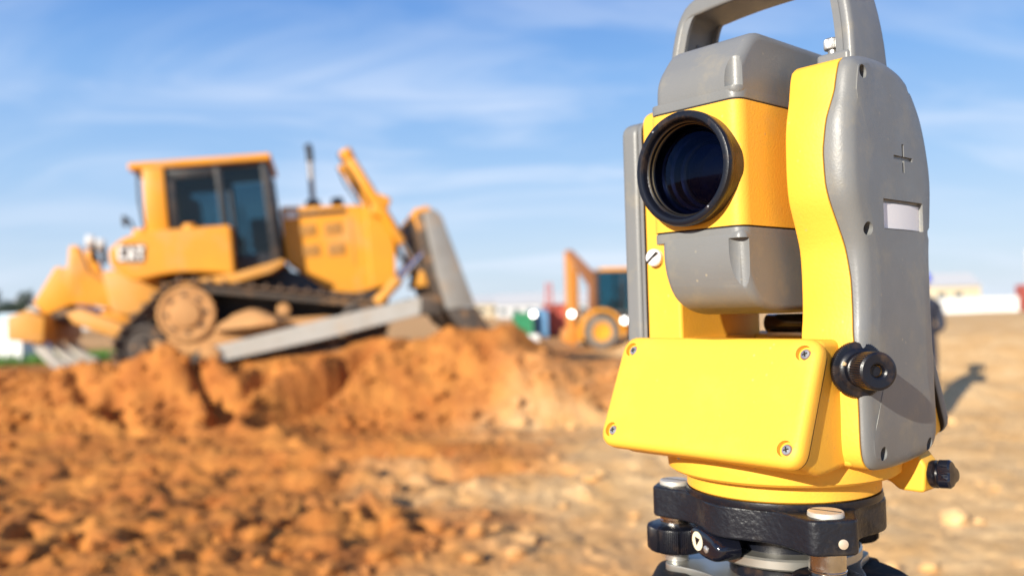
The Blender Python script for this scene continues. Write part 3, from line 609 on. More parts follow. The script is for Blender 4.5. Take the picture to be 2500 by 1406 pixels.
# ================================================================== tripod under it
TZ = -50.8
tri = empty('survey_tripod', (station.location.x, station.location.y, 0), STATION_YAW, 'black and aluminium tripod head with three legs, carrying the tribrach', 'tripod')
hz = station.location.z * 1000
Z = lambda z: hz + z
hd = G().lathe([(32, Z(-51)), (68, Z(-51)), (70, Z(-53)), (70, Z(-60)), (66, Z(-64)), (32, Z(-64)), (32, Z(-51))], seg=64).build('tripod_head', mat('matt_black', (.010, .011, .014), .75, spec=.2, dust=.2, dscale=60), tri)
for k in range(3):
    a = AZ[k] + R(8); u = Vector((math.cos(a), math.sin(a), 0)); v = Vector((-u.y, u.x, 0))
    clampb = G().prism(rpoly([(50, Z(-49)), (72, Z(-51)), (80, Z(-66)), (76, Z(-96)), (54, Z(-80))], 5), 'y', -21, 21, 2, 2, M=Matrix.Rotation(a, 4, 'Z')).build('leg_hinge', mat('matt_black', (.010, .011, .014), .75, spec=.2, dust=.2, dscale=60), tri, wn_=True)
    for s in (-1, 1):
        p0 = u * 72 + v * (15 * s) + Vector((0, 0, Z(-76))); p1 = u * 420 + v * (9 * s) + Vector((0, 0, 500))
        G().cyl(p0, p1, 9, seg=14).build('leg', mat('tripod_yellow', (0.75, 0.42, 0.02), 0.45), tri)
    f0 = u * 395 + Vector((0, 0, 545)); f1 = u * 690 + Vector((0, 0, 4))
    G().cyl(f0, f1, 13, 11, seg=14).build('lower_leg', ALU, tri)
    G().cyl(u * 410 + Vector((0, 0, 520)), u * 432 + Vector((0, 0, 475)), 26, seg=18, bev=3).build('leg_clamp', BLK, tri)
    G().lathe([(0, -60), (3, -40), (14, 0), (14, 30), (0, 30)], f1, f0 - f1, 16).build('foot_spike', SILV, tri)
# ================================================================== bulldozer (metres; forward +X, its right side towards the camera at -Y)
DY = mat('machine_yellow', (0.70, 0.285, 0.014), 0.5, var=.45, vscale=2.2, col2=(0.56, 0.23, 0.02), dust=.75, dustcol=(0.50, 0.29, 0.12), dscale=1.9)
DYL = mat('machine_yellow_dusty', (0.60, 0.265, 0.03), 0.6, var=.7, vscale=2.0, col2=(0.52, 0.29, 0.11), dust=.8, dustcol=(0.50, 0.27, 0.10), dscale=2.4)
DBK = mat('machine_black', (0.014, 0.015, 0.018), 0.5, dust=.15, dscale=3)
DRB = mat('track_steel_muddy', (0.06, 0.045, 0.035), 0.7, var=.5, vscale=5, col2=(0.03, 0.025, 0.022), dust=.75, dustcol=(0.42, 0.21, 0.075), dscale=5)
DSHOE = mat('track_shoe_steel', (0.16, 0.10, 0.06), 0.6, var=.6, vscale=5, col2=(0.06, 0.045, 0.035), dust=.85, dustcol=(0.46, 0.24, 0.09), dscale=4)
DMUD = mat('mud_caked', (0.48, 0.25, 0.095), 0.9, var=.6, vscale=4, col2=(0.36, 0.17, 0.06), dust=.4, dscale=6)
DWORN = mat('worn_pale_steel', (0.44, 0.425, 0.39), 0.5, .2, var=.6, vscale=2.5, col2=(0.35, 0.32, 0.27), dust=.35, dustcol=(0.45, 0.29, 0.14), dscale=3)
DGREY = mat('worn_grey_steel', (0.27, 0.265, 0.25), 0.55, .3, var=.6, vscale=2.5, col2=(0.2, 0.18, 0.16), dust=.4, dustcol=(0.42, 0.25, 0.11), dscale=2.2)
CHROME = mat('chrome_rod', (0.8, 0.8, 0.82), 0.12, 1.0)
GLASS = bpy.data.materials.new('tinted_glass'); GLASS.use_nodes = True
_N, _L = GLASS.node_tree.nodes, GLASS.node_tree.links; _N.remove(_N['Principled BSDF'])
_t = _N.new('ShaderNodeBsdfTransparent'); _t.inputs[0].default_value = (0.42, 0.56, 0.60, 1); _g = _N.new('ShaderNodeBsdfGlossy'); _g.inputs['Roughness'].default_value = 0.03
_f = _N.new('ShaderNodeFresnel'); _f.inputs[0].default_value = 1.5; _m = _N.new('ShaderNodeMixShader')
_L.new(_f.outputs[0], _m.inputs[0]); _L.new(_t.outputs[0], _m.inputs[1]); _L.new(_g.outputs[0], _m.inputs[2]); _L.new(_m.outputs[0], _N['Material Output'].inputs['Surface'])

GLASS_TEAL = GLASS.copy(); GLASS_TEAL.name = 'teal_glass'
[n_ for n_ in GLASS_TEAL.node_tree.nodes if n_.type == 'BSDF_TRANSPARENT'][0].inputs[0].default_value = (0.28, 0.56, 0.62, 1)
DZ = Vector((-4.223, 14.025, 0.833)); DYAW, DPITCH = R(12), R(5)
dozer = empty('bulldozer', DZ, 0, 'muddy yellow bulldozer with raised grey blade, working on top of the earth bank', 'bulldozer')
dozer.rotation_euler = (0, -DPITCH, DYAW)
def D(): return Geo(1.0)
# tracks: hull of sprocket and two idlers
CIR = [(-1.42, .40, .36), (1.78, .40, .36), (-.76, .82, .47)]
def hull(circles, extra):
    pts = np.array([(u + (r + extra) * math.cos(a), v + (r + extra) * math.sin(a)) for u, v, r in circles for a in np.linspace(0, 2 * math.pi, 90, endpoint=False)])
    pts = pts[np.lexsort((pts[:, 1], pts[:, 0]))]
    def half(ps):
        h = []
        for p in ps:
            while len(h) > 1 and (h[-1][0] - h[-2][0]) * (p[1] - h[-2][1]) - (h[-1][1] - h[-2][1]) * (p[0] - h[-2][0]) <= 0: h.pop()
            h.append(p)
        return h
    a, b_ = half(pts), half(pts[::-1]); return np.array(a[:-1] + b_[:-1])
HL = hull(CIR, .0); HL = np.vstack([HL, HL[:1]]); dist = np.r_[0, np.cumsum(np.linalg.norm(np.diff(HL, axis=0), axis=1))]
NS = 44
def along(s): s = s % dist[-1]; return np.array([np.interp(s, dist, HL[:, 0]), np.interp(s, dist, HL[:, 1])])
shoe_mesh = None
for side in (-1, 1):
    yc = side * .92
    g = D(); rs = []
    n_ = 120
    ppts = [along(dist[-1] * i / n_) for i in range(n_)]
    inn = hull([(u, v, r - .10) for u, v, r in CIR], 0); 
    ri, ro = [], []
    for i in range(n_):
        p, pn_ = ppts[i], ppts[(i + 1) % n_]; t_ = (pn_ - p) / np.linalg.norm(pn_ - p); nn = np.array([t_[1], -t_[0]])
        ri.append(p - nn * .13); ro.append(p - nn * .005)
    for y0, y1 in ((-.16, -.09), (.09, .16)):
        t = bmesh.new(); L_ = [[t.verts.new((q[0], yc + y, q[1])) for q in rr] for rr, y in ((ri, y0), (ro, y0), (ro, y1), (ri, y1))]
        for a_, b_ in ((0, 1), (1, 2), (2, 3), (3, 0)):
            for i in range(n_):
                j = (i + 1) % n_; t.faces.new((L_[a_][i], L_[a_][j], L_[b_][j], L_[b_][i]))
        g._merge(t)
    trk = g.build('track_chain', DRB, dozer, smooth=0)
    for i in range(NS):
        s0 = dist[-1] * (i + .5) / NS; p = along(s0); q_ = along(s0 + .01); t_ = (q_ - p) / np.linalg.norm(q_ - p); nn = np.array([t_[1], -t_[0]])
        if shoe_mesh is None:
            gg = D(); gg.prism([(-.092, 0), (.088, 0), (.088, .022), (.0, .026), (-.055, .03), (-.062, .085), (-.078, .085), (-.092, .03)], 'y', -.28, .28)
            so = gg.build('track_shoe', DSHOE, trk, smooth=0); shoe_mesh = so.data
        else:
            so = bpy.data.objects.new('track_shoe', shoe_mesh); COL.objects.link(so); so.parent = trk
        so.matrix_local = Matrix(((t_[0], 0, nn[0], p[0]), (0, 1, 0, yc), (t_[1], 0, nn[1], p[1]), (0, 0, 0, 1)))
    # sprocket, idlers, rollers, frame
    yo = yc + side * .20
    sp = D().lathe([(0, -.05), (.40, -.05), (.42, 0), (.41, .06), (.36, .07), (.34, .045), (.22, .05), (.2, .10), (.12, .12), (0, .12)], (-.76, yo, .82), (0, side, 0), 66, lambda a, r, z: 1 + (.035 * math.cos(22 * a) if r > .38 else 0)).build('sprocket', DMUD, dozer)
    for k in range(8):
        D().cyl((-.76 + .28 * math.cos(k * .785), yo + side * .04, .82 + .28 * math.sin(k * .785)), (-.76 + .28 * math.cos(k * .785), yo + side * .075, .82 + .28 * math.sin(k * .785)), .03, seg=6).build('sprocket_bolt', DRB, sp)
    for u in (-1.42, 1.78):
        D().lathe([(0, -.1), (.34, -.1), (.345, .1), (.28, .12), (.26, .07), (.14, .08), (.1, .15), (0, .15)], (u, yo - side * .1, .40), (0, side, 0), 40).build('idler', DRB, dozer)
    D().prism(rpoly([(-1.35, .25), (-1.35, .46), (-.2, .58), (.4, .60), (1.2, .56), (1.75, .46), (1.75, .3), (1.2, .2), (-1.0, .2)], .05), 'y', yc - .2, yc + .2, .03).build('track_frame', DMUD, dozer)
    for k in range(7):
        D().cyl((-1.0 + .38 * k, yc - .24, .15), (-1.0 + .38 * k, yc + .24, .15), .12, seg=20, bev=.02).build('track_roller', DRB, dozer)
    D().cyl((.62, yc - .2, .72), (.62, yc + .24, .72), .1, seg=18, bev=.02).build('carrier_roller', DMUD, dozer)
    # dirt lying on the frame
    D().lathe([(0, .0), (.5, 0), (.42, .10), (.25, .2), (.08, .26), (0, .27)], (.15, yc + side * .05, .52), (0, 0, 1), 14, lambda a, r, z: 1 + .25 * math.sin(3 * a + z * 9) + .1 * math.sin(7 * a)).build('caked_soil', DMUD, dozer)
    # push arm
    p0, p1 = Vector((-.45, side * 1.37, .17)), Vector((2.72, side * 1.37, .56)); dd = (p1 - p0).normalized(); nn_ = Vector((-dd.z, 0, dd.x))
    def Q(p, h): return (p + nn_ * h)
    M = Matrix(((dd.x, 0, nn_.x, p0.x), (0, 1, 0, side * 1.37), (dd.z, 0, nn_.z, p0.z), (0, 0, 0, 1))); Lg = (p1 - p0).length
    D().prism(rpoly([(-.12, -.11), (Lg * .5, -.15), (Lg, -.13), (Lg, .13), (Lg * .5, .14), (-.12, .12)], .04), 'y', -.09, .09, .015, M=M).build('push_arm', DWORN, dozer, wn_=True)
    D().cyl((-.45, side * 1.1, .17), (-.45, side * 1.52, .17), .15, seg=24, bev=.03).build('trunnion', DMUD, dozer)
    # blade brace with bright rod
    b0, b1 = Vector((2.0, side * 1.3, .66)), Vector((2.84, side * 1.2, 1.38)); bd_ = (b1 - b0)
    br = D().cyl(b0, b0 + bd_ * .45, .085, seg=18, bev=.02).build('tilt_cylinder', DYL, dozer); D().cyl(b0 + bd_ * .3, b1, .05, seg=14).build('tilt_rod', CHROME, br)
    # lift cylinder
    c0, c1, c2 = Vector((1.80, side * .66, 3.12)), Vector((2.55, side * .66, 1.58)), Vector((2.84, side * .66, .98))
    lc = D().cyl(c0, c1, .085, seg=24, bev=.02).build('lift_cylinder', DY, dozer)
    D().cyl(c0 - (c1 - c0).normalized() * .02, c0 + (c1 - c0).normalized() * .14, .105, seg=24, bev=.02).build('cylinder_head', DY, lc)
    D().cyl(c1 - (c2 - c1) * .1, c2, .045, seg=14).build('lift_rod', CHROME, lc)
    D().box((0, 0, 0), (.26, .2, .36), .04, M=Matrix.Translation((2.26, side * .62, 2.2)) @ Matrix.Rotation(R(26), 4, 'Y')).build('cylinder_yoke', DY, lc)
    D().tube([c0 + Vector((-.1, 0, -.02)), c0 + Vector((.0, 0, -.35)), c0 + Vector((.3, 0, -.9)), (2.1, side * .6, 2.15)], .018, 8).build('hose', DBK, lc)
# main frame and belly
D().prism(rpoly([(-1.6, .55), (2.2, .5), (2.3, .95), (1.4, 1.05), (.6, 1.4), (-1.6, 1.4)], .08), 'y', -.5, .5, .03).build('main_frame', DBK, dozer)
D().prism(rpoly([(-1.9, .95), (-1.3, .8), (-1.0, 1.3), (-1.5, 1.62), (-2.0, 1.6)], .08), 'y', -.55, .55, .04).build('rear_housing', DYL, dozer)
D().cyl((-.76, -.9, .82), (-.76, .9, .82), .3, seg=28).build('final_drive', DRB, dozer)
# fenders / tanks
for side in (-1, 1):
    y0, y1 = sorted((side * .55, side * 1.16))
    tk = D().prism(rpoly([(-1.72, 1.62), (-1.44, 1.36), (-.9, 1.44), (-.45, 1.40), (-.02, 1.32), (-.0, 2.06), (-1.05, 2.08), (-1.5, 2.02), (-1.72, 1.86)], [.06, .1, .3, .2, .06, .06, .1, .1, .06]), 'y', y0, y1, .035, 3).build('side_tank', DY, dozer, wn_=True)
    D().cyl((-.62, side * .85, 2.05), (-.62, side * .85, 2.16), .1, seg=20, bev=.02).build('filler_cap', DY, tk)
    D().prism(rpoly([(-1.10, 1.28), (-.02, 1.20), (.5, 1.30), (.72, 1.42), (.7, 1.48), (.0, 1.34)], .03), 'y', y0, y1, .01).build('fender_step', DYL, dozer)
    # letter plate near the rear of the tank
    ys = side * 1.165
    pl_ = D().prism(rpoly([(-1.62, 1.66), (-1.24, 1.62), (-1.20, 1.88), (-1.58, 1.92)], .03), 'y', min(ys, ys - side * .012), max(ys, ys - side * .012)).build('letter_plate', mat('plate_dark', (.05, .03, .03), .5), tk)
    WL = mat('white_letter', (.82, .80, .76), .5)
    def letter(ox, polys, nm):
        gL = D()
        for i_, P_ in enumerate(polys):
            gL.prism([((ox + (p[0] if side == -1 else .11 - p[0]) * 1.0) - (.0 if side == -1 else 0), 1.685 + p[1] - (ox + 1.6) * .1) for p in P_], 'y', min(ys, ys + side * (.010 + .002 * i_)), max(ys, ys + side * (.010 + .002 * i_)))
        gL.build(nm, WL, pl_, smooth=0)
    Cc = [[(0, .03), (.04, .03), (.04, .17), (0, .17)], [(.01, .16), (.105, .16), (.105, .2), (.01, .2)], [(.01, 0), (.105, 0), (.105, .04), (.01, .04)]]
    Aa = [[(0, 0), (.035, 0), (.075, .2), (.04, .2)], [(.075, 0), (.11, 0), (.07, .2), (.035, .2)], [(.025, .04), (.09, .04), (.085, .075), (.03, .075)]]
    Tt = [[(0, .16), (.11, .16), (.11, .2), (0, .2)], [(.035, 0), (.075, 0), (.075, .17), (.035, .17)]]
    order = [Cc, Aa, Tt] if side == -1 else [Tt, Aa, Cc]
    for k, P_ in enumerate(order): letter(-1.60 + .125 * k, P_, 'letter')
# engine hood
HY = .52
hood = D().prism(rpoly([(.70, 1.48), (1.30, .93), (1.75, .84), (2.28, .92), (2.40, 1.56), (2.26, 2.18), (1.95, 2.27), (.70, 2.35)], [.05, .2, .1, .05, .12, .12, .1, .08]), 'y', -HY, HY, .05, 3).build('engine_hood', DY, dozer, wn_=True)
D().prism(rpoly([(1.98, .9), (2.38, .95), (2.44, 1.56), (2.30, 2.24), (2.02, 2.27)], .06), 'y', -.58, .58, .03).build('radiator_guard', DY, dozer, wn_=True)
for side in (-1, 1):
    for (u0, u1, v0, v1) in ((.96, 1.22, 1.84, 2.02), (1.36, 1.62, 1.84, 2.02), (.98, 1.24, 1.52, 1.70), (1.38, 1.64, 1.50, 1.68)):
        gp = D().box(((u0 + u1) / 2, side * (HY + .004), (v0 + v1) / 2), (u1 - u0, .02, v1 - v0), .006).build('vent_panel', mat('vent_brown', (.30, .15, .04), .7), hood)
        for k in range(5):
            D().box(((u0 + u1) / 2, side * (HY + .018), v0 + (v1 - v0) * (k + .5) / 5), (u1 - u0 - .02, .012, .014)).build('louvre', DYL, gp)
    D().box((1.3, side * (HY + .006), 2.19), (.85, .016, .07), .004).build('hood_slot', DBK, hood)
    for u in (.86, 1.76): D().box((u, side * (HY + .006), 1.7), (.02, .016, .75)).build('door_seam', DYL, hood)
    D().box((.86, side * (HY + .01), 2.20), (.2, .03, .12), .01).build('work_light', mat('lamp_glass', (.75, .75, .72), .2), hood)
D().cyl((1.22, -.06, 2.28), (1.22, -.06, 2.46), .12, seg=20, bev=.02).build('muffler_base', DBK, hood)
ex = D().tube([(1.22, -.06, 2.42), (1.24, -.06, 2.9), (1.25, -.06, 3.16)], .045, 16).build('exhaust_stack', mat('stack_steel', (.30, .27, .25), .5, .6), dozer)
D().tube([(1.25, -.06, 3.1), (1.255, -.06, 3.3), (1.23, -.06, 3.38)], .06, 16).build('stack_cap', DBK, ex)
D().cyl((1.62, .2, 2.28), (1.62, .2, 2.5), .1, seg=18, bev=.02).build('air_cleaner', DBK, hood)
# cab
CY_ = .80
D().box((-.36, 0, 3.085), (2.06, 1.80, .11), .03, 3).build('cab_roof', DY, dozer, wn_=True)
D().box((-.36, 0, 3.0), (1.86, 1.62, .07), .01).build('roof_lining', DBK, dozer)
for side in (-1, 1):
    D().prism([(-1.24, 2.05), (-.92, 2.05), (-.90, 3.04), (-1.20, 3.04)], 'y', side * CY_ - .09, side * CY_ + .09, .02).build('rear_pillar', DY, dozer)
    D().prism([(.52, 1.45), (.66, 1.45), (.62, 2.99), (.50, 2.99)], 'y', side * CY_ - .05, side * CY_ + .05, .01).build('front_pillar', DBK, dozer)
    D().prism([(-.16, 2.0), (-.06, 2.0), (-.08, 2.99), (-.18, 2.99)], 'y', side * CY_ - .045, side * CY_ + .045, .01).build('door_pillar', DBK, dozer)
    D().box((-.5, side * CY_, 2.93), (.8, .07, .14), .01).build('window_header', DBK, dozer)
    D().box((-.84, side * CY_, 2.5), (.14, .07, .9), .01).build('window_frame', DBK, dozer)
    D().prism([(-.12, 1.36), (.6, 1.40), (.6, 1.62), (-.12, 1.62)], 'y', side * CY_ - .04, side * CY_ + .04, .01).build('door_sill', DBK, dozer)
    D().box((-.5, side * CY_, 2.47), (.62, .012, .86)).build('side_window', GLASS, dozer)
    dp = D().prism([(-.06, 1.62), (.53, 1.62), (.50, 2.95), (-.08, 2.95)], 'y', side * CY_ - .006, side * CY_ + .006).build('door_window', GLASS, dozer)
    D().tube([(.06, side * (CY_ + .07), 1.7), (.03, side * (CY_ + .09), 2.2), (.02, side * (CY_ + .07), 2.6)], .018, 8).build('grab_handle', DBK, dozer)
D().box((.56, 0, 2.25), (.012, 1.5, 1.4)).build('windscreen', GLASS, dozer)
D().box((-1.08, 0, 2.55), (.012, 1.42, .85)).build('rear_window', GLASS, dozer)
D().box((-.3, 0, 1.42), (1.8, 1.5, .12), .02).build('cab_floor', DBK, dozer)
D().box((-.9, 0, 1.8), (.3, 1.4, .6), .03).build('rear_console', DBK, dozer)
st = D().box((-.35, 0, 1.85), (.52, .5, .16), .05, 3).build('operator_seat', DBK, dozer); D().box((-.62, 0, 2.25), (.14, .48, .75), .05, 3, M=None).build('seat_back', DBK, st)
D().box((.35, 0, 1.95), (.25, 1.0, .5), .05).build('dashboard', DBK, dozer)
D().box((.60, -.5, 2.35), (.06, .5, 1.2), .01).build('front_post', DBK, dozer)
D().box((-1.34, -.72, 2.05), (.18, .3, .22), .03).build('rear_toolbox', DY, dozer)
D().tube([(-1.42, -.75, 2.14), (-1.46, -.75, 2.3), (-1.52, -.75, 2.33)], .02, 8).build('mirror_arm', DBK, dozer); D().box((-1.54, -.75, 2.3), (.06, .14, .16), .02).build('mirror', DBK, dozer)
D().tube([(-1.28, -.78, 3.05), (-1.30, -.80, 2.6), (-1.27, -.78, 2.15)], .022, 8).build('hydraulic_line', DBK, dozer)
# blade
bl = D().prism([(2.72, 1.93), (2.96, 1.98), (2.96, 1.50), (3.06, 1.0), (3.26, .5), (3.66, -.12), (3.58, -.16), (3.14, .2), (2.92, .6), (2.80, 1.2)], 'y', -1.48, 1.48, .012).build('blade', DRB, dozer)
D().box((2.84, 0, 1.99), (.24, 2.96, .07), .015).build('blade_top_edge', DY, bl)
for side in (-1, 1):
    y0, y1 = sorted((side * 1.48, side * 1.58))
    D().prism(rpoly([(2.82, 1.94), (3.0, 1.98), (3.10, 1.86), (3.46, .46), (3.02, .44), (2.92, 1.0)], .04), 'y', y0, y1, .012).build('wing_plate', DGREY, bl)
    D().prism(rpoly([(3.00, .43), (3.47, .45), (3.74, -.1), (3.68, -.22), (3.50, -.2)], .02), 'y', y0, y1, .01).build('end_bit', DRB, bl)
    D().prism(rpoly([(2.66, 1.96), (2.9, 2.06), (3.0, 1.9), (2.8, 1.5)], .03), 'y', min(side * 1.3, side * 1.47), max(side * 1.3, side * 1.47), .01).build('wing_brace', DY, bl)
    D().prism([(2.62, .42), (2.95, .36), (2.98, .7), (2.66, .7)], 'y', side * 1.37 - .13, side * 1.37 + .13, .02).build('arm_bracket', DRB, bl)
    D().prism([(2.68, .85), (2.92, .85), (2.9, 1.12), (2.76, 1.1)], 'y', side * .66 - .1, side * .66 + .1, .02).build('lift_bracket', DYL, bl)
D().prism([(3.30, .38), (3.40, .40), (3.72, -.12), (3.64, -.17)], 'y', -1.48, 1.48, .005).build('cutting_edge', DGREY, bl)
# ripper at the rear
for side in (-1, 1):
    D().prism(rpoly([(-1.45, 1.62), (-1.95, 1.42), (-2.18, 1.62), (-2.28, 2.02), (-2.40, 2.03), (-2.46, 1.70), (-2.62, 1.74), (-2.98, 1.22), (-2.86, 1.02), (-2.46, 1.16), (-2.2, 1.12), (-1.85, 1.0), (-1.4, 1.0)], .04), 'y', side * .42 - .1, side * .42 + .1, .02).build('ripper_link', DY, dozer)
    D().prism(rpoly([(-1.50, .40), (-1.45, .62), (-2.30, 1.08), (-2.5, 1.02), (-2.42, .86)], .04), 'y', side * .62 - .08, side * .62 + .08, .02).build('ripper_lower_arm', DYL, dozer)
    cy = D().cyl((-1.5, side * .3, .72), (-2.1, side * .3, .98), .08, seg=18, bev=.02).build('ripper_cylinder', DY, dozer); D().cyl((-2.05, side * .3, .96), (-2.75, side * .3, 1.22), .045, seg=12).build('ripper_rod', CHROME, cy)
    D().box((-2.12, side * .3, 1.92), (.08, .08, .3), .01).build('lamp_post', DBK, dozer)
    lm = D().lathe([(0, 0), (.09, 0), (.11, .05), (.11, .1), (0, .12)], (-2.1, side * .3, 2.08), (-1, 0, .1), 20).build('rear_lamp', mat('lamp_glass', (.75, .75, .72), .2), dozer)
D().prism(rpoly([(-3.22, .72), (-2.76, .62), (-2.70, .98), (-2.92, 1.12), (-3.2, 1.04)], .04), 'y', -1.0, 1.0, .02).build('ripper_beam', DYL, dozer)
D().prism(rpoly([(-2.95, 1.0), (-2.5, .86), (-2.42, 1.05), (-2.8, 1.2)], .03), 'y', -.5, .5, .02).build('ripper_carrier', DRB, dozer)
for y in (-.8, 0, .8):
    sh = D().prism(rpoly([(-2.98, 1.16), (-2.82, 1.16), (-2.80, .62), (-2.62, .36), (-2.48, .28), (-2.50, .20), (-2.72, .24), (-2.90, .48), (-2.98, .7)], .03), 'y', y - .04, y + .04, .012).build('ripper_shank', DWORN, dozer)
# ================================================================== backhoe loader behind the bank
BY = mat('backhoe_yellow', (0.70, 0.30, 0.02), 0.45, dust=.3, dscale=2)
BO = mat('backhoe_boom_orange', (0.52, 0.20, 0.03), 0.5, dust=.3, dscale=2)
TYRE = mat('dusty_tyre', (0.16, 0.135, 0.11), 0.85, dust=.5, dustcol=(.38, .26, .15), dscale=6)
GLINT = bpy.data.materials.new('sun_glint_glow'); GLINT.use_nodes = True
GLINT.node_tree.nodes['Principled BSDF'].inputs['Emission Color'].default_value = (1, .96, .88, 1); GLINT.node_tree.nodes['Principled BSDF'].inputs['Emission Strength'].default_value = 6  # emission imitates the sun glinting off work lights
bh = empty('backhoe_loader', (2.95, 32.0, height(2.95, 32.0).item()), R(4), 'orange yellow backhoe loader with folded digging arm and teal glazed cab, beyond the bank', 'backhoe loader')
def lamp(p, r, par, d=(0, -1, 0)):
    o = D().lathe([(0, 0), (r * 1.2, 0), (r * 1.3, .06), (r, .09), (0, .08)], p, d, 20).build('lamp_housing', DBK, par)
    D().lathe([(0, .085), (r * .95, .085), (r * .8, .11), (0, .13)], p, d, 20).build('glint_lens', GLINT, o)  # glowing disc in place of a sun glint on the glass
stick = D().prism(rpoly([(-.98, 3.62), (-.72, 3.6), (-.62, 3.2), (-.66, .7), (-.86, .5), (-.98, .7)], .06), 'y', -.14, .14, .02).build('dipper_arm', BO, bh)
D().cyl((-.55, 0, 2.9), (-.58, 0, 1.2), .06, seg=14).build('dipper_cylinder', BY, stick)
boom = D().prism(rpoly([(-.98, 3.6), (-.75, 3.66), (.25, 2.62), (.28, 1.2), (-.05, .8), (-.15, 1.1), (-.12, 2.3)], .08), 'y', -.16, .16, .02).build('boom', mat('boom_brown', (.22, .085, .03), .6), bh)
D().box((-.15, 0, .75), (.4, .9, .7), .04).build('kingpost', BY, bh)
D().prism(rpoly([(-1.15, .75), (-.6, .8), (-.55, .35), (-.75, .12), (-1.2, .3)], .08), 'y', -.35, .35, .02).build('digging_bucket', BO, bh)
D().prism(rpoly([(-.1, .55), (3.9, .55), (4.0, 1.0), (2.0, 1.2), (-.1, 1.15)], .06), 'y', -.4, .4, .03).build('chassis', BY, bh)
D().prism(rpoly([(1.95, 1.05), (3.9, 1.0), (3.85, 1.75), (1.95, 1.85)], .1), 'y', -.42, .42, .04).build('engine_hood', BY, bh)
D().box((1.1, 0, 2.86), (1.75, 1.6, .12), .03).build('cab_roof', BY, bh)
for x, y in ((.1, -.72), (.1, .72), (1.0, -.74), (1.0, .74), (1.9, -.7), (1.9, .7)): D().box((x, y, 1.95), (.09, .09, 1.75), .01).build('cab_pillar', DBK, bh)
D().box((1.0, 0, 1.2), (1.8, 1.4, .2), .03).build('cab_floor', DBK, bh)
for y in (-.72, .72):
    for x in (.55, 1.45): D().box((x, y, 2.05), (.8, .012, 1.45)).build('side_pane', GLASS_TEAL, bh)
for x in (.1, 1.9): D().box((x, 0, 2.05), (.012, 1.35, 1.45)).build('end_pane', GLASS_TEAL, bh)
D().box((.9, 0, 1.6), (.45, .5, .2), .05).build('seat', DBK, bh); D().box((1.12, 0, 2.0), (.14, .5, .7), .05).build('seat_back', DBK, bh)
for y in (-.85, .85):
    for x, rr, w in ((.15, .62, .42), (3.3, .48, .34)):
        ty = D().lathe([(rr * .55, -w / 2), (rr * .92, -w / 2), (rr, -w * .38), (rr, w * .38), (rr * .92, w / 2), (rr * .55, w / 2), (rr * .55, -w / 2)], (x, y, rr), (0, 1, 0), 64, lambda a, r, z: 1 + (.02 * (1 if math.sin(26 * a) > 0 else -1) if r > rr * .97 else 0)).build('tyre', TYRE, bh)
        D().lathe([(0, -w * .3), (rr * .3, -w * .3), (rr * .35, -w * .42), (rr * .56, -w * .45), (rr * .56, w * .45), (rr * .35, w * .42), (rr * .3, w * .3), (0, w * .3)], (x, y, rr), (0, 1, 0), 32).build('wheel_rim', BY, ty)
    fen = [(.15 + .80 * math.cos(a), .62 + .84 * math.sin(a)) for a in np.linspace(R(200), R(-15), 16)]; fen2 = [(.15 + .70 * math.cos(a), .62 + .74 * math.sin(a)) for a in np.linspace(R(-15), R(200), 16)]
    D().prism(fen + fen2, 'y', y - .24, y + .24).build('wheel_arch', BY, bh)
    D().prism(rpoly([(2.3, 1.5), (2.5, 1.65), (4.9, .75), (5.0, .45), (4.8, .5)], .06), 'y', y * .72 - .07, y * .72 + .07, .02).build('loader_arm', BY, bh)
D().prism(rpoly([(4.8, .15), (5.7, .1), (5.75, .18), (5.1, .3), (4.95, .95), (4.85, .95)], .04), 'y', -1.1, 1.1, .01).build('loader_bucket', BO, bh)
lamp((-.82, -.2, 1.28), .11, bh); lamp((.98, -.86, 1.0), .10, bh)  # work lights, their glow standing in for sun glints
# ------------------------------------------------------------------ things far off
def gz(x, y): return height(x, y).item()
FW = mat('far_white', (.72, .72, .70), .5, var=.3, vscale=1.0, col2=(.6, .6, .57)); FB = mat('far_blue', (.10, .24, .42), .5, var=.3, vscale=1.5); FG = mat('far_green', (.04, .26, .12), .5, var=.3, vscale=1.5); FR = mat('far_red', (.45, .09, .06), .5, var=.3, vscale=1.5)
FBG = mat('far_beige', (.55, .47, .33), .7, var=.4, vscale=.7)
def container(name, loc, dim, m, rz, label, cat, door=True):
    r_ = empty(name, (loc[0], loc[1], gz(*loc)), rz, label, cat); L_, W_, H_ = dim
    n_ = max(6, int(L_ / .28)); pf = []
    for k in range(n_):
        x0 = -L_ / 2 + L_ * k / n_; st_ = L_ / n_; pf += [(x0, -W_ / 2), (x0 + st_ * .35, -W_ / 2), (x0 + st_ * .5, -W_ / 2 + .045), (x0 + st_ * .85, -W_ / 2 + .045)]
    pf += [(L_ / 2, -W_ / 2), (L_ / 2, W_ / 2), (-L_ / 2, W_ / 2)]
    D().prism(pf, 'z', .12, H_ - .08).build('wall', m, r_, smooth=0)
    for x in (-1, 1):
        for y in (-1, 1): D().box((x * (L_ / 2 - .04), y * (W_ / 2 - .04), H_ / 2), (.12, .12, H_), .01).build('corner_post', m, r_)
    D().box((0, 0, H_ - .05), (L_ + .04, W_ + .04, .1), .01).build('roof', m, r_); D().box((0, 0, .07), (L_ + .02, W_ + .02, .14), .01).build('base_rail', DBK, r_)
    if door:
        d_ = D().box((-L_ / 2 - .03, 0, H_ / 2), (.05, W_ * .86, H_ * .84), .01).build('door', m, r_)
        for y in (-.2, .2): D().cyl((-L_ / 2 - .08, y, .2), (-L_ / 2 - .08, y, H_ - .2), .02, seg=8).build('lock_bar', DBK, d_)
    return r_
container('storage_container', (-18.9, 33.0), (1.35, 1.1, 1.5), FW, R(-10), 'small white storage box at the far left, beside green grass', 'container')
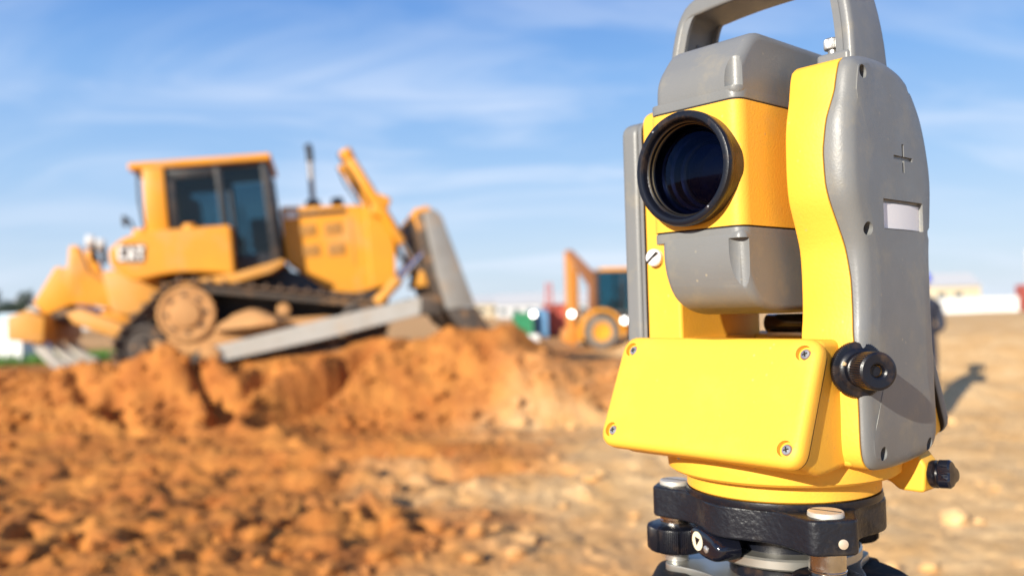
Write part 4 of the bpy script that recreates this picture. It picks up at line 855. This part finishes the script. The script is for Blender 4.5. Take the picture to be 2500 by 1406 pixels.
container('site_container', (-20.6, 36.0), (2.2, 1.6, 1.9), mat('far_pale_blue', (.42, .55, .66), .5), R(-6), 'pale blue site container at the left edge, under the trees', 'container')
container('site_container', (.55, 45.0), (.95, 1.0, 1.35), FG, R(6), 'small green container right of the bulldozer blade', 'container')
container('site_container', (1.35, 45.6), (.95, 1.0, 1.5), FB, R(-4), 'small blue container beside the green one', 'container')
container('site_container', (2.3, 47.0), (1.2, 1.4, 1.7), FR, R(3), 'dark red container left of the backhoe loader', 'container')
container('site_cabin', (31.8, 60.0), (5.0, 2.4, 1.55), FW, R(-3), 'long white site cabin on the sandy rise, right of the total station', 'cabin')
container('site_container', (49.3, 81.0), (3.2, 2.4, 2.6), FR, R(-5), 'red container at the right edge of the picture', 'container')
# white silo at the right edge
so = empty('storage_silo', (51.6, 84.0, gz(51.6, 84)), 0, 'tall white silo at the right edge, behind the red container', 'silo')
D().lathe([(0, 1.2), (.5, 1.3), (1.5, 2.6), (1.5, 6.0), (1.4, 6.2), (.4, 6.7), (0, 6.75)], (0, 0, 0), (0, 0, 1), 40).build('tank', FW, so)
for k in range(4): D().cyl((1.3 * math.cos(k * 1.57 + .78), 1.3 * math.sin(k * 1.57 + .78), 0), (1.3 * math.cos(k * 1.57 + .78), 1.3 * math.sin(k * 1.57 + .78), 3), .09, seg=10).build('leg', FW, so)
# red mast crane and a mast whose glowing disc imitates a sun glint, in the middle distance
mc = empty('mast_crane', (1.95, 46.2, gz(1.95, 46.2)), 0, 'thin red lattice mast rising behind the red container', 'crane')
for x in (-.22, .22):
    for y in (-.22, .22): D().cyl((x, y, 0), (x * .5, y * .5, 2.9), .05, seg=8).build('mast_leg', FR, mc)
for k in range(7): D().box((0, -.2 + .02 * k, .3 + .4 * k), (.44 - .03 * k, .05, .05)).build('mast_brace', FR, mc)
lmst = empty('glint_mast', (.95, 40.0, gz(.95, 40)), 0, 'glowing disc imitating a sun glint, on a short mast between the blade and the backhoe', 'glint mast')
D().cyl((0, 0, 0), (0, 0, 1.3), .04, seg=10).build('mast', DBK, lmst); D().box((0, 0, .2), (.5, .4, .35), .03).build('generator', FW, lmst); lamp((0, -.05, 1.3), .13, lmst)  # the disc on top glows in place of a sun glint
# far buildings on the horizon
def shed(loc, dim, m, rz, label):
    r_ = empty('shed', (loc[0], loc[1], gz(*loc)), rz, label, 'building'); L_, W_, H_ = dim
    D().box((0, 0, H_ / 2), (L_, W_, H_), .02).build('wall', m, r_)
    D().prism([(-W_ / 2 - .3, H_), (W_ / 2 + .3, H_), (0, H_ + W_ * .22)], 'x', -L_ / 2 - .3, L_ / 2 + .3).build('roof', mat('far_roof', (.5, .5, .5), .6), r_)
    for k in range(int(L_ / 2.5)):
        D().box((-L_ / 2 + 1.25 + 2.5 * k, -W_ / 2 - .01, H_ * .55), (1.1, .05, H_ * .35)).build('window', mat('far_window', (.05, .08, .1), .2), r_)
shed((10, 170), (26, 10, 2.6), mat('far_pale_grey', (.42, .43, .44), .6), 0, 'low white shed on the horizon right of the bulldozer blade')
shed((-2.5, 190), (12, 9, 3), FBG, R(10), 'beige shed on the horizon behind the blade')
shed((62, 140), (22, 10, 3.4), FBG, R(-8), 'beige shed on the horizon at the right edge')
shed((-78, 165), (30, 10, 4.5), mat('far_pale_blue', (.42, .55, .66), .5), R(6), 'pale blue shed on the left horizon behind the ripper')

# ------------------------------------------------------------------ trees on the left horizon
LEAF = mat('foliage', (.055, .085, .06), .8, var=.7, vscale=.8, col2=(.03, .05, .04)); BARK = mat('bark', (.10, .075, .055), .9)
def tree(x, y, h, label):
    t_ = empty('tree', (x, y, gz(x, y)), random.uniform(0, 6), label, 'tree', None)
    g = D(); g.tube([(0, 0, -.2), (.05, 0, h * .3), (.1, .1, h * .62)], [h * .035, h * .025, h * .012], 8)
    for k in range(6):
        a = k * 1.05 + random.random(); z0 = h * (.28 + .05 * k); g.tube([(.05, 0, z0), (.14 * h * math.cos(a), .14 * h * math.sin(a), z0 + h * .14), (.26 * h * math.cos(a), .26 * h * math.sin(a), z0 + h * .2)], [h * .014, h * .009, h * .004], 6)
    g.build('trunk', BARK, t_)
    n = 1500; V, F_ = [], []
    lob = [(rng.normal(0, .17 * h, 2), h * rng.uniform(.42, .86), h * rng.uniform(.12, .2)) for _ in range(9)]
    for i in range(n):
        c_, z, rr = lob[rng.integers(9)]; d_ = rng.normal(size=3); d_ /= np.linalg.norm(d_); p = np.array([c_[0], c_[1], z]) + d_ * rr * rng.uniform(.5, 1.05)
        a = rng.normal(size=3); a /= np.linalg.norm(a); b_ = np.cross(a, rng.normal(size=3)); b_ /= np.linalg.norm(b_); s = h * rng.uniform(.018, .04)
        V += [p + a * s, p + b_ * s * .6, p - a * s, p - b_ * s * .6]; F_.append([4 * i, 4 * i + 1, 4 * i + 2, 4 * i + 3])
    me = bpy.data.meshes.new('crown'); me.from_pydata([tuple(v) for v in V], [], F_); me.materials.append(LEAF); o = bpy.data.objects.new('crown', me); COL.objects.link(o); o.parent = t_
TL = [(-56, 92, 5.6, 'broad tree at the left edge of the picture, on the horizon'), (-51, 90, 5.2, 'round tree second from the left edge, on the horizon'), (-47.5, 94, 4.4, 'lower tree just left of the ripper, on the horizon'), (-43.5, 96, 4.6, 'tree seen behind the ripper beam'), (-41.0, 98, 4.8, 'tree seen in the gap between ripper and track'), (-62, 96, 6.2, 'tree beyond the left edge of the tree row')]
for x, y, h, l_ in TL: tree(x, y, h, l_)
# grass strip at the left
gb = []
gf = []; n = 5000
gx = rng.uniform(-22, -15.6, n); gy = rng.uniform(31.5, 35.5, n); gh = rng.uniform(.15, .5, n); gzv = height(gx, gy)
for i in range(n):
    a = rng.uniform(0, 6.28); dx, dy = .03 * math.cos(a), .03 * math.sin(a)
    gb += [(gx[i] - dx, gy[i] - dy, gzv[i]), (gx[i] + dx, gy[i] + dy, gzv[i]), (gx[i] + rng.normal(0, .08), gy[i] + rng.normal(0, .08), gzv[i] + gh[i])]; gf.append((3 * i, 3 * i + 1, 3 * i + 2))
me = bpy.data.meshes.new('grass'); me.from_pydata(gb, [], gf); me.materials.append(mat('grass_green', (.10, .22, .03), .7)); go = bpy.data.objects.new('grass', me); COL.objects.link(go)
tag(go, 'bright green grass strip at the far left behind the bank', 'grass', kind='stuff')

# ================================================================== person in a blue helmet behind the instrument
PX, PY = 5.02, 10.62; pz = gz(PX, PY)
per = empty('person', (PX, PY, pz), R(200), 'person in a blue helmet and dark work clothes, half hidden behind the total station', 'person')
def skin(name, verts, edges, radii, m, parent, root=0):
    me = bpy.data.meshes.new(name); me.from_pydata(verts, edges, []); o = bpy.data.objects.new(name, me); COL.objects.link(o); o.parent = parent
    sk = o.modifiers.new('skin', 'SKIN'); sk.use_smooth_shade = True; sb = o.modifiers.new('sub', 'SUBSURF'); sb.levels = sb.render_levels = 1
    for v, r_ in zip(me.skin_vertices[0].data, radii): v.radius = r_ if isinstance(r_, tuple) else (r_, r_)
    me.skin_vertices[0].data[root].use_root = True; me.materials.append(m); return o
CLOTH = mat('dark_work_clothes', (.03, .036, .06), .8, bump=.01, bscale=30); SKIN = mat('skin', (.50, .29, .20), .5); HELM = mat('blue_helmet', (.02, .06, .62), .35)
pv = [(0, 0, .95), (0, 0, 1.12), (0, .01, 1.32), (0, .01, 1.46), (0, 0, 1.54),
      (.10, 0, .90), (.12, -.01, .50), (.13, .01, .09), (.13, -.14, .04), (-.10, 0, .90), (-.13, -.02, .50), (-.15, .0, .09), (-.15, -.15, .04),
      (.20, .01, 1.41), (.26, .04, 1.14), (.20, -.16, 1.03), (-.20, .01, 1.41), (-.26, .04, 1.14), (-.20, -.16, 1.03)]
pe = [(0, 1), (1, 2), (2, 3), (3, 4), (0, 5), (5, 6), (6, 7), (7, 8), (0, 9), (9, 10), (10, 11), (11, 12), (3, 13), (13, 14), (14, 15), (3, 16), (16, 17), (17, 18)]
prd = [(.16, .12), (.145, .11), (.175, .12), (.14, .1), .06, .095, .07, .05, .045, .095, .07, .05, .045, .075, .055, .042, .075, .055, .042]
body = skin('body', pv, pe, prd, CLOTH, per)
def hand(s):
    w = Vector((s * .20, -.16, 1.03)); g = D(); dirv = Vector((-s * .35, -.8, -.1)).normalized(); sidev = Vector((0, 0, 1)); 
    g.tube([w - dirv * .02, w + dirv * .04, w + dirv * .09], [.03, .042, .038], 10)
    for k, (off, ln) in enumerate(((.028, .065), (.01, .075), (-.01, .07), (-.028, .055))):
        b0 = w + dirv * .085 + sidev * off; g.tube([b0, b0 + dirv * ln * .5, b0 + dirv * ln * .8 + Vector((-s * .02, 0, 0)), b0 + dirv * ln + Vector((-s * .035, 0, 0))], [.010, .0095, .009, .006], 8)
    b0 = w + dirv * .04 + sidev * .035; g.tube([b0, b0 + dirv * .02 + sidev * .02, b0 + dirv * .05 + sidev * .025], [.012, .011, .008], 8)
    g.build('hand', SKIN, body)
hand(1); hand(-1)
hdp = [(0.0, -.125), (.045, -.115), (.062, -.08), (.072, -.03), (.078, .03), (.076, .07), (.06, .105), (.03, .122), (0, .126)]
hh = D(); hh.lathe(hdp, (0, -.015, 1.655), (0, 0, 1), 28, lambda a, r, z: 1 + .14 * abs(math.sin(a)) ** 2)
hh.tube([(0, 0, 1.5), (0, -.005, 1.58)], [.055, .052], 14)
hh.prism([(-.012, 1.62), (.012, 1.62), (.004, 1.68), (-.004, 1.68)], 'y', -.135, -.09, .004)
for s in (-1, 1): hh.lathe([(0, -.01), (.022, -.008), (.026, .004), (0, .012)], (s * .078, .0, 1.645), (s, 0.2, 0), 12)
head = hh.build('head', SKIN, body)
for s in (-1, 1): D().lathe([(0, 0), (.013, .002), (.008, .008), (0, .01)], (s * .03, -.10, 1.67), (0, -1, 0), 12).build('eye', mat('eye_dark', (.03, .025, .02), .3), head)
D().box((0, -.098, 1.588), (.045, .012, .008), .003).build('mouth', mat('lips', (.4, .16, .13), .5), head)
he = D(); he.lathe([(.11, 0), (.112, .03), (.105, .07), (.085, .105), (.05, .125), (0, .132), ], (0, -.01, 1.70), (0, 0, 1), 32, lambda a, r, z: 1 + .12 * abs(math.sin(a)) ** 2)
he.lathe([(.09, 0), (.135, -.004), (.135, .006), (.09, .012), (.09, 0)], (0, -.03, 1.70), (0, 0, 1), 32, lambda a, r, z: 1 + .12 * max(0, -math.sin(a)))
he.build('helmet', HELM, per)
